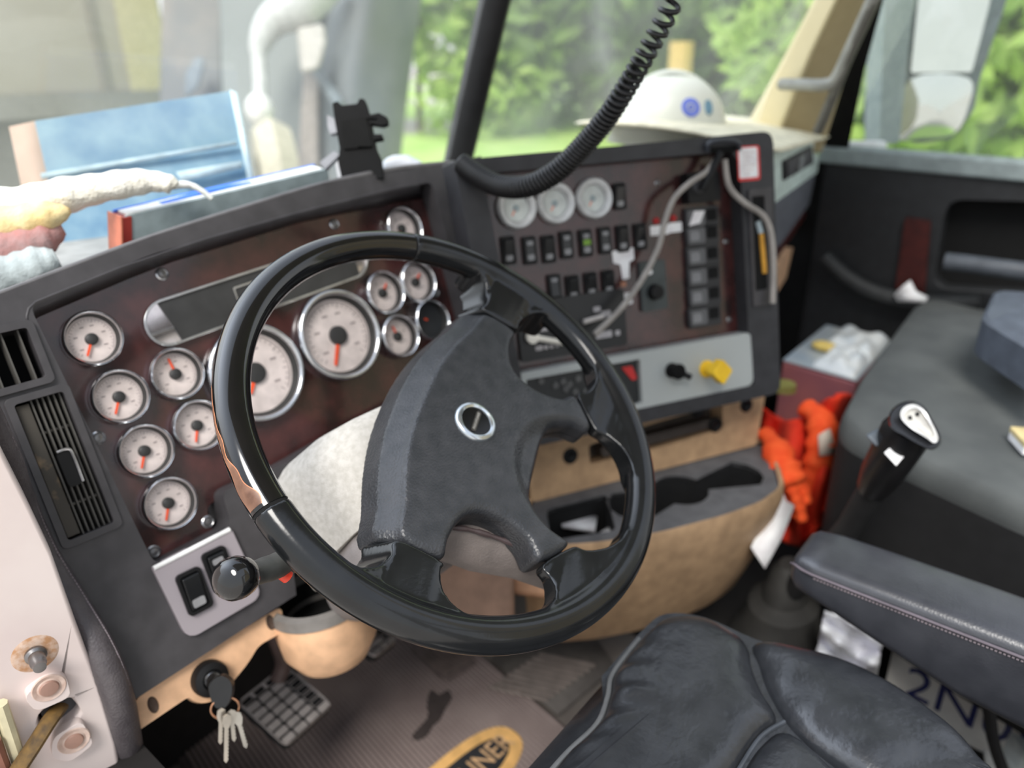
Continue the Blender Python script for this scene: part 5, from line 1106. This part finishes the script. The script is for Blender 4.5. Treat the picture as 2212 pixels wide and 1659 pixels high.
# coiled cord from the roof down to the dash
pts = [at(1475, -60, d=.78), at(1455, 0, d=.79), at(1425, 62, d=.81), at(1390, 125, d=.83), at(1352, 190, d=.86), at(1310, 255, d=.89), at(1255, 320, d=.92), at(1200, 372, d=.94), at(1140, 402, d=.96), at(1080, 402, d=.985), at(1030, 378, d=1.00), at(995, 352, d=1.01)]
sp = cr(pts, 60); ln_ = [0]
for i in range(1, len(sp)): ln_.append(ln_[-1]+(sp[i]-sp[i-1]).length)
def pos(l):
    import bisect
    i = max(1, min(len(sp)-1, bisect.bisect(ln_, l))); f = (l-ln_[i-1])/max(1e-9, ln_[i]-ln_[i-1]); return sp[i-1].lerp(sp[i], f), (sp[i]-sp[i-1]).normalized()
hel = []; l = 0; phs = 0; tot = ln_[-1]; up_ = V((.3, .2, 1)).normalized()
while l < tot:
    f = l/tot; pitch_ = .0152-.0092*min(1, f/.42) if f < .42 else .0060-.0008*min(1, (f-.42)/.1)
    P_, t_ = pos(l); a_ = (up_-t_*up_.dot(t_)).normalized(); b_ = t_.cross(a_); R_ = .0088+.0030*min(1, f/.6)
    hel.append(P_+a_*(R_*math.cos(phs))+b_*(R_*math.sin(phs))); phs += 2*PI/16; l += pitch_/16
solo('coiled_cord', MB().tube(hel, .0029, 6), mat('cord_black', (24, 24, 25), .38), 'black coiled radio cord hanging from the roof to the dash edge', 'cord', pts[-1], smooth=180)
# grey cables on the centre panel
M_cab = mat('cable_grey', (150, 144, 138), .6)
def cable(P_, r, label, cl='cable'): return solo('grey_cable', MB().tube(cr([SF.P(*SF.loc(x, y, h)) for x, y, h in P_], 8), r, 12), M_cab, label, cl, SF.P(*SF.loc(*P_[-1])))
cable([(1545, 345, .026), (1525, 372, .03), (1490, 395, .035), (1457, 428, .035), (1437, 475, .03), (1422, 535, .028), (1388, 602, .03), (1340, 668, .035), (1285, 722, .03)], .0046, 'grey cable crossing the centre panel down to the heater control')
cable([(1565, 345, .028), (1575, 402, .032), (1608, 438, .040), (1645, 462, .045), (1662, 490, .045), (1669, 530, .045), (1671, 590, .045), (1669, 655, .045)], .0048, 'grey cable hanging down the right edge of the centre bezel')
o_ = thing('coat_loop', 'black plastic loop hook hanging from the top right of the centre bezel', 'hook', SF.Tp(1560, 318, .03))
MB().tube(cr([SF.P(*SF.loc(x, y, h)) for x, y, h in ((1528, 326, .03), (1530, 312, .036), (1545, 305, .04), (1575, 303, .04), (1594, 309, .038), (1597, 322, .03))], 6), .0038, 10).build('loop', mat('loop_grey', (52, 55, 62), .4), o_, world=True)
MB().loft([[SF.P(*SF.loc(x, y, .032)) for x, y in ((1535, 318), (1592, 314), (1590, 328), (1538, 332))], [SF.P(*SF.loc(x, y, .022)) for x, y in ((1535, 318), (1592, 314), (1590, 328), (1538, 332))]]).build('mount', M_blackm, o_, world=True, bevel=.002)
MB().tube([SF.P(*SF.loc(1556, 330, .03)), SF.P(*SF.loc(1530, 385, .034)), SF.P(*SF.loc(1516, 410, .03))], .006, 10).build('strap', M_black, o_, world=True)
l = SF.loc(1513, 405, .01); o_ = thing('power_socket', 'black square socket block at the top right of the centre panel under the loop', 'socket', SF.T(l.x, l.y, 0))
MB().prism(rr(.060, .046, .004), 0, .02).build('body', M_black, o_, bevel=.003)
MB().lathe([(0, .024), (.010, .024), (.012, .02)], 24, Matrix.Translation((-.010, .002, 0))).build('plug_end', mat('plug_grey', (66, 66, 68), .5), o_)
l = SF.loc(1617, 353, SB); o_ = thing('warning_sticker', 'square white sticker with a red border on the right of the centre bezel', 'sticker', SF.T(l.x, l.y, SB+.0002))
MB().prism(rr(.043, .053, .004), 0, .0006).build('border', mat('sticker_red', (206, 52, 52), .5), o_)
MB().prism(rr(.036, .046, .003, -.001, .001), .0006, .001).build('field', M_paper, o_)
b = MB()
for i in range(6): b.box(-.014, .012-(i % 3)*.005, .016-i*.0065, .0175-i*.0065, .001, .0012)
b.build('fine_print', mat('print_grey', (196, 180, 176), .7), o_)
o_ = thing('pencil', 'yellow pencil with a pale cap standing in the slot of the centre bezel', 'pencil', SF.Tp(1645, 590, .03))
MB().tube([SF.P(*SF.loc(1652, 590, .031)), SF.P(*SF.loc(1645, 505, .031))], .0042, 8).build('shaft', mat('pencil_yellow', (206, 150, 50), .5), o_, world=True)
MB().tube([SF.P(*SF.loc(1644, 503, .031)), SF.P(*SF.loc(1637, 478, .031))], .0046, 8).build('cap', mat('pencil_cap', (176, 190, 194), .4), o_, world=True)

# ------------------------------------------------------------------ door jamb at the left
jb = thing('wall_left', None, None, Matrix.Translation((-.4, .1, .3)), kind='structure')
jl = lambda px, py, h=0: JF.loc(px, py, h).xy
edge = [jl(*p) for p in ((-60, 830), (12, 990), (60, 1085), (110, 1190), (165, 1345), (215, 1480), (250, 1600), (262, 1670), (300, 1800))]
far = [V((-.42, edge[-1].y-.2)), V((-.42, edge[0].y+.1))]
hole_ = rpoly([jl(*p) for p in ((78, 1546), (150, 1504), (180, 1540), (100, 1592))], .008)
MB().prism([p.copy() for p in edge]+far, -.03, 0, [hole_], JF.M).build('jamb_panel', M_white, jb, world=True, bevel=.004, seg=3)
MB().prism([V((p.x-.01, p.y)) for p in edge]+far, -.05, -.045, (), JF.M).build('jamb_back', mat('recess_rust', (150, 112, 80), .8, col2=(110, 80, 60), scale=30), jb, world=True)
def pads(pts, name): MB().prism(rpoly([jl(*p, .004) for p in pts], .008), -.001, .009, (), JF.M).build(name, M_white, jb, world=True, bevel=.004, seg=3)
pads([(48, 1497), (95, 1462), (140, 1452), (152, 1498), (75, 1532)], 'hinge_pad'); pads([(112, 1585), (175, 1550), (190, 1580), (200, 1600), (150, 1640), (108, 1630)], 'hinge_pad')
for px, py in ((106, 1486), (160, 1600)):
    l = JF.loc(px, py, .009); MB().lathe([(0, .0006), (.0088, .0006), (.0096, 0), (.0132, .0009), (.014, 0)], 28, JF.T(l.x, l.y, .009)).build('bolt_recess', M_rust, jb, world=True)
    MB().lathe([(0, .003), (.0072, .0022), (.0082, .0006)], 24, JF.T(l.x, l.y, .009)).build('bolt', mat('bolt_pale', (158, 124, 110), .5), jb, world=True)
l = JF.loc(76, 1412, 0); MB().lathe([(0, .001), (.012, .0012), (.0165, .0008), (.0185, 0)], 28, JF.T(l.x, l.y, 0)).build('rust_ring', mat('rust_pale', (212, 186, 168), .7, col2=(184, 138, 100), scale=160), jb, world=True)
MB().lathe([(.0088, 0), (.0088, .004), (.0066, .006), (.0066, .015), (.0052, .017), (.0052, .022), (0, .0225)], 24, JF.T(l.x, l.y, 0)).build('door_switch', M_steel, jb, world=True)
MB().tube(cr([JF.P(*JF.loc(128, 1528, -.01)), JF.P(*JF.loc(105, 1560, .01)), JF.P(*JF.loc(70, 1615, .02)), JF.P(*JF.loc(20, 1690, .03))], 6), .0085, 10, flat=.55).build('check_strap', mat('strap_brown', (76, 60, 40), .8, col2=(130, 100, 50), scale=70), jb, world=True)
b = MB()
for x0, y0, x1, y1, r in ((0, 1520, 60, 1700, .006), (-20, 1560, 30, 1720, .0045)): b.tube([JF.P(*JF.loc(x0, y0, .01)), JF.P(*JF.loc(x1, y1, .01))], r, 8)
b.build('seal_strip', mat('seal_pale', (200, 192, 160), .6), jb, world=True)
b = MB().tube([JF.P(*JF.loc(-12, 1600, .016)), JF.P(*JF.loc(34, 1720, .016))], .005, 8); b.build('seal_wire', mat('wire_brown', (120, 80, 66), .6), jb, world=True)
# padded black leather edge trim along the dash end
ep = [(at(-40, 880, x=-.318)), at(8, 985, x=-.312), at(42, 1085, x=-.306), at(92, 1200, x=-.302), at(158, 1310, x=-.298), at(212, 1400, x=-.296), at(250, 1490, x=-.295), at(272, 1590, x=-.296), at(282, 1680, x=-.298), at(290, 1760, x=-.30)]
et = thing('trim_4', None, None, Matrix.Translation(ep[-1]), kind='structure')
mid_ = cr(ep, 8)
MB().tube(mid_, [.0125+.002*min(1, i/30) for i in range(len(mid_))], 14, up=(.2, .3, .9), flat=1).build('padded_edge', mat('edge_leather', (74, 69, 72), .45, col2=(88, 83, 85), scale=60, bump=.5, bscale=-420, bdist=.0007), et, world=True, smooth=180)
b = MB()
tw = (CX*.8-CY*.45).normalized()
for i in range(6, len(mid_)-1):
    for k_ in (0, .5):
        p = mid_[i].lerp(mid_[i+1], k_); r_e = (.0125+.002*min(1, i/30)); v_ = (CAM-p).normalized(); t_ = (mid_[i+1]-mid_[i]).normalized(); sdn = t_.cross(v_).normalized()
        if sdn.dot(CX) < 0: sdn = -sdn
        c_ = p+(sdn*.83+v_*.56).normalized()*r_e*1.0; b.tube([c_-t_*.0012, c_+t_*.0012], .0007, 5)
b.build('stitching', mat('thread', (0, 0, 0)), et, world=True, kind='stuff')
MB().loft([[p+V((.006, .012, 0)) for p in ep], [p+V((-.012, .05, 0)) for p in ep]], False, False).build('edge_backing', mat('edge_dark', (40, 38, 38), .7), et, world=True, solid=.004)

# ------------------------------------------------------------------ outside
GZ = -1.05
gr = mat('grass_ground', (146, 184, 84), .9, col2=(178, 200, 116), scale=1.1, detail=8)
b = MB().add([(-60, -60, GZ), (80, -60, GZ), (80, 80, GZ), (-60, 80, GZ)], [(0, 1, 2, 3)]); struct('ground', b, mat('gravel', (168, 161, 154), .95, col2=(188, 181, 172), scale=3, detail=8))
b = MB().grid(lambda s, t: V((2.6+60*s, 50*t-6, GZ+.03+.05*math.sin(s*20)*math.sin(t*17))), 16, 16); struct('floor_verge', b, gr) 
LEAF = [mat('leaf_'+n, c, .6, col2=c2, scale=2.2) for n, c, c2 in (('mid', (166, 196, 104), (200, 218, 132)), ('pale', (192, 210, 146), (216, 226, 174)), ('dark', (160, 188, 116), (190, 208, 142)))]
for m_ in LEAF:
    N, L = m_.node_tree.nodes, m_.node_tree.links; o = [n for n in N if n.type == 'OUTPUT_MATERIAL'][0]; p_ = N['Principled BSDF']
    t_ = N.new('ShaderNodeBsdfTranslucent'); mx = N.new('ShaderNodeMixShader'); mx.inputs[0].default_value = .6; src = p_.inputs['Base Color'].links[0].from_socket
    L.new(src, t_.inputs[0]); L.new(p_.outputs[0], mx.inputs[1]); L.new(t_.outputs[0], mx.inputs[2]); L.new(mx.outputs[0], o.inputs[0])
M_bark = mat('bark', (110, 100, 84), .9, col2=(80, 72, 62), scale=12)
def tree(x, y, h, r, kind, label, n=1500, seed=0, zb=None):
    r_ = random.Random(seed); zb = GZ if zb is None else zb
    t_ = thing('leafy_tree', label, 'tree', Matrix.Translation((x, y, zb)), 'trees beyond the windows')
    b = MB()
    cl = [(V((r_.uniform(-.6, .6)*r, r_.uniform(-.6, .6)*r, h*r_.uniform(.12, .95))), r*r_.uniform(.35, .6)) for _ in range(14)]
    for i in range(n):
        c, cr_ = r_.choice(cl); d = V((r_.gauss(0, 1), r_.gauss(0, 1), r_.gauss(0, 1))).normalized()*cr_*r_.uniform(.5, 1)
        p = c+d; 
        if p.z < .05: p.z = .05+r_.random()*.3
        s_ = r*r_.uniform(.055, .115); u = V((r_.gauss(0, 1), r_.gauss(0, 1), r_.gauss(0, 1))).normalized(); w_ = u.orthogonal().normalized()
        b.add([p-u*s_, p+w_*s_*.5, p+u*s_, p-w_*s_*.5], [(0, 1, 2, 3)])
    b.build('foliage', LEAF[kind], t_, smooth=180)
    MB().tube([V((0, 0, 0)), V((.05*r, 0, h*.4)), V((-.05*r, .05*r, h*.85))], [.09, .07, .03], 8).build('trunk', M_bark, t_)
def gp(px, py, dist):  # ground spot below a far point
    p = CAM+ray(px, py)*dist; return p.x, p.y
TR = [(900, 160, 9, 5.0, 1.9, 0, 'yellow green tree seen between the grey mound and the windscreen divider'), (1010, 120, 10.5, 6, 2.2, 1, 'pale tree behind the windscreen divider'), (1150, 120, 10, 6, 2.2, 2, 'dark green tree just right of the windscreen divider'),
      (1270, 130, 9.5, 5.5, 2.1, 1, 'pale tree behind the middle of the coiled cord'), (1400, 90, 11, 6.5, 2.4, 0, 'mid green tree above the white hard hat'), (1540, 110, 9.5, 5.5, 2.2, 2, 'dark bushy tree right of the hard hat'), (1650, 90, 10.5, 6, 2.2, 0, 'leafy tree beside the cream corner post'),
      (1880, 160, 8, 5.5, 1.8, 0, 'leafy tree left of the outside mirror'), (2020, 150, 9, 6, 2.2, 2, 'dark tree behind the outside mirror'), (2150, 160, 8, 5.5, 2.0, 0, 'green tree right of the outside mirror'), (2300, 160, 8.5, 6, 2.2, 1, 'pale tree at the right edge of the side window'), (1790, 100, 12, 7, 2.6, 1, 'tall pale tree behind the cream corner post')]
for i, (px, py, d, h, r, k, lb_) in enumerate(TR):
    f_ = 2.3 if i < 7 or i == 11 else 1.25; x, y = gp(px, py, d*f_); tree(x, y, h*f_*.9, r*f_*.95, k, lb_, 4200, i+3)
bp_ = CAM+ray(1470, 130)*8
solo('marker_post', MB().box(bp_.x-.09, bp_.x+.09, bp_.y-.09, bp_.y+.09, GZ, bp_.z+.18), mat('post_orange', (196, 166, 100), .7), 'blurred orange post standing above the hard hat in the trees', 'post', V((bp_.x, bp_.y, GZ)))
# box trailer ahead on the left
def far(px, py, d): return CAM+ray(px, py)*d
tlr = thing('box_trailer', 'beige box trailer with a vertical seam, parked ahead at the left', 'trailer', Matrix.Translation((far(180, 100, 6).x, far(180, 100, 6).y, GZ)))
M_trl = mat('trailer_beige', (172, 168, 150), .6, col2=(160, 156, 136), scale=1.2, detail=6)
tb0, tb1 = far(-250, 240, 5.2), far(380, 205, 6.4); tdir = (tb1-tb0); tdir.z = 0; tdir.normalize(); tn = V((-tdir.y, tdir.x, 0))
zb = far(200, 205, 5.8).z
def tbx(a0, a1, z0, z1, d0, d1): 
    c = [tb0+tdir*a for a in (a0, a1)]; L = (tb1-tb0).length
    P_ = [V((p.x+tn.x*d, p.y+tn.y*d, z)) for z in (z0, z1) for d in (d0, d1) for p in c]
    return MB().add(P_, [(0, 1, 3, 2), (4, 6, 7, 5), (0, 4, 5, 1), (2, 3, 7, 6), (0, 2, 6, 4), (1, 5, 7, 3)])
LT = (V((tb1.x-tb0.x, tb1.y-tb0.y, 0))).length
tbx(-2.5, LT, zb, zb+1.25, 0, 2.4).build('trailer_body', M_trl, tlr, world=True, bevel=.02)
sp_ = far(212, 100, 5.9); sa = (V((sp_.x-tb0.x, sp_.y-tb0.y, 0))).dot(tdir)
tbx(sa-.03, sa+.03, zb, zb+1.24, -.02, .02).build('seam', mat('seam_brown', (128, 124, 108), .7), tlr, world=True)
tbx(LT-.35, LT-.02, zb, zb+1.24, -.012, .01).build('yellowed_panel', mat('trailer_yellowed', (182, 176, 136), .6), tlr, world=True)
tbx(-2.5, LT-.05, zb-.16, zb+.01, -.03, 2.3).build('lower_rail', mat('rail_dark', (128, 128, 116), .7), tlr, world=True)
tbx(-2.5, LT-.4, GZ, zb-.14, .3, 2.0).build('underbody', mat('underbody', (124, 124, 112), .8), tlr, world=True)
# tractor with white curved fender and mirror, grey tarpaulin mound
M_tw = mat('truck_white', (190, 192, 188), .5); M_tg = mat('truck_grey', (136, 142, 138), .6, col2=(124, 130, 126), scale=1.5)
tk = thing('parked_truck', 'pale parked truck front with a white curved arm and round lamp, ahead of the windscreen', 'truck', Matrix.Translation((far(600, 200, 5).x, far(600, 200, 5).y, GZ)))
def slab(pts, d0, d1, name, m_, par, bevel=.03): MB().loft([[far(x, y, d) for x, y in pts] for d in (d0, d1)]).build(name, m_, par, world=True, bevel=bevel, seg=3)
slab([(470, -120), (700, -120), (690, 80), (660, 240), (650, 430), (490, 430), (480, 200)], 5.0, 5.45, 'cab_front', M_tg, tk)
slab([(352, -100), (480, -100), (480, 300), (470, 430), (340, 430)], 5.5, 5.95, 'side_panel', mat('truck_side', (116, 118, 116), .7, col2=(140, 134, 126), scale=2.5, detail=5), tk)
slab([(400, 160), (425, 120), (445, 130), (430, 190), (400, 215)], 5.2, 5.35, 'step', mat('step_slate', (110, 120, 126), .6), tk)
MB().tube(cr([far(700, -60, 4.6), far(650, 10, 4.6), far(590, 45, 4.6), far(562, 95, 4.6), far(560, 140, 4.6), far(563, 190, 4.6), far(560, 225, 4.6)], 6), [.17-.07*min(1, i/12)-.055*max(0, min(1, (i-12)/10)) for i in range(60)], 14).build('curved_arm', M_tw, tk, world=True, smooth=180)
MB().ball(far(561, 238, 4.55), (.085, .085, .10), 20).build('round_lamp', mat('lamp_white', (222, 222, 216), .35), tk, world=True)
slab([(640, 60), (700, 50), (706, 90), (690, 150), (650, 160)], 4.5, 4.65, 'mirror_back', mat('truck_cream', (168, 164, 154), .5), tk)
MB().lathe([(.16, -.1), (.30, -.1), (.36, 0), (.30, .1), (.16, .1)], 32, Matrix.Translation(far(600, 392, 4.4)) @ Matrix.Rotation(PI/2, 4, 'Y') @ Matrix.Rotation(.5, 4, 'X')).build('front_wheel', mat('wheel_cream', (180, 174, 152), .7), tk, world=True)
slab([(655, 150), (690, 160), (690, 420), (640, 420)], 4.9, 5.0, 'bumper_edge', mat('truck_taupe', (136, 128, 120), .6), tk)
md = thing('grey_tarpaulin', 'tall slate grey tarpaulin covered load standing left of the trees', 'tarpaulin', Matrix.Translation((far(790, 200, 5).x, far(790, 200, 5).y, GZ)))
def tarp(s, t):
    xl = [690, 700, 668, 690, 705][min(4, int(t*4.99))]; xr = [940, 905, 872, 858, 852][min(4, int(t*4.99))]
    xl = 690-25*math.sin(t*PI); xr = 945-100*t**.6
    px = xl+(xr-xl)*s; py = -120+620*t
    d = 5.6-.9*math.sin(s*PI)**.7+.06*math.sin(9*s+4*t)+.05*math.sin(13*t-5*s)
    return far(px, py, d)
MB().grid(tarp, 26, 26).build('cover', mat('tarp_slate', (92, 102, 106), .7, col2=(116, 120, 120), scale=1.6, detail=5), md, world=True, smooth=180, solid=.03)
MB().tube([far(683, 150, 4.8), far(735, 230, 4.6)], .035, 8).build('strap', mat('tarp_strap', (108, 118, 122), .6), md, world=True)
# outside mirror on the passenger side
mr = thing('side_mirror', 'large grey outside mirror with a flat upper and a convex lower glass', 'side mirror', Matrix.Translation(at(1960, 300, x=1.86)))
mn = V((-.57, -.82, 0)).normalized()
MF = Frame(at(2020, 170, d=1.97), V((0, 0, 1)).cross(mn), V((0, 0, 1)), mn)
def ml(h, *pts): return [MF.loc(x, y, h).xy for x, y in pts]
MB().prism(rpoly(ml(0, (1950, -90), (2204, -90), (2176, 10), (2120, 172), (2108, 240), (2062, 300), (1990, 310), (1926, 300), (1918, 262), (1940, 120)), .02), -.10, -.006, (), MF.M).build('housing', mat('mirror_housing', (84, 96, 102), .4), mr, world=True, bevel=.012, seg=3)
MB().prism(rpoly(ml(0, (1908, -90), (1980, -90), (1956, 100), (1936, 308), (1893, 312), (1898, 160)), .01), -.045, .012, (), MF.M).build('mount_arm', mat('mirror_arm', (150, 166, 168), .35, col2=(166, 180, 180)), mr, world=True, bevel=.01, seg=3)
M_mir = mat('mirror_glass', (225, 230, 226), .02, metal=1, col2=(226, 231, 227))
MB().prism(rpoly(ml(0, (1990, -80), (2150, -80), (2136, 10), (2098, 156), (1966, 158)), .01), -.004, .002, (), MF.M).build('upper_glass', M_mir, mr, world=True)
gl_ = ml(0, (1964, 172), (2092, 168), (2090, 235), (2060, 288), (1990, 298), (1936, 292))
cc = sum(gl_, V((0, 0)))/6
o_ = [p.xy for p in cr([V((p.x, p.y, 0)) for p in gl_], 4, True)]
MB().loft([[MF.P(*(cc.lerp(p, k)), .001+.010*(1-k*k)) for p in o_] for k in (1, .8, .6, .4, .2, .02)], False).build('convex_glass', M_mir, mr, world=True, smooth=180)
wb = MB().loft([[at(x, y, d=1.86) for x, y in ((1832, 304), (1914, 304), (1918, 330), (1828, 328))], [at(x, y, d=1.90) for x, y in ((1832, 304), (1914, 304), (1918, 330), (1828, 328))]])
solo('mirror_bracket', wb, M_paper, 'short white bracket below the outside mirror at the window sill', 'bracket', at(1870, 328, d=1.88), bevel=.006)
# own sleeper body behind the door, what the outside mirror looks back at
b = MB().box(1.50, 1.62, -9.5, -1.3, -.6, 3.0); sl_ = struct('wall_right', b, mat('body_cream', (140, 130, 104), .5))

# ------------------------------------------------------------------ pieces that belong to a part go one level down
SUBP = {'legend': ('rocker', 'paddle'), 'sticker': ('paddle',), 'lamp': ('rocker',), 'scale': ('dial',), 'needle_cap': ('needle',), 'badge_face': ('badge_ring',), 'badge_bar': ('badge_ring',), 'badge_lettering': ('badge_ring',),
        'tab_edge': ('thumb_tab',), 'armrest_welt': ('armrest_pad',), 'stitching': ('armrest_pad', 'padded_edge'), 'plate_rim': ('grip_top',), 'shift_plate': ('grip_top',), 'plate_marks': ('grip_top',), 'grip_sticker': ('grip',),
        'emblem_field': ('emblem_ring',), 'emblem_lettering': ('emblem_ring',), 'plate_characters': ('plate',), 'bolt_hole': ('plate',), 'emblem_core': ('emblem',), 'cradle_pad': ('cradle',), 'tread': ('plate',), 'slot_frame': ('slot_pocket',),
        'tray_wells': ('tray_top',), 'pod_rim': ('pod_bowl',), 'pod_liner': ('pod_bowl',), 'lock_face': ('lock_body',), 'field': ('border',), 'fine_print': ('border',), 'peel_edge': ('lacquered_rim',), 'worn_patch': ('lacquered_rim',), 'lever_knob': ('lever',), 'shaft_line': ('shaft',), 'seam': ('trailer_body',), 'yellowed_panel': ('trailer_body',), 'screen': ('mirror_end',), 'lid': ('packet', 'carton_body')}
for o in list(bpy.data.objects):
    if o.parent is None or o.parent.type != 'EMPTY': continue
    for w_ in SUBP.get(o.name.split('.')[0], ()):
        t_ = [c for c in o.parent.children if c.name.split('.')[0] == w_ and c is not o]
        if t_: o.parent = t_[0]; break
bpy.context.view_layer.update()
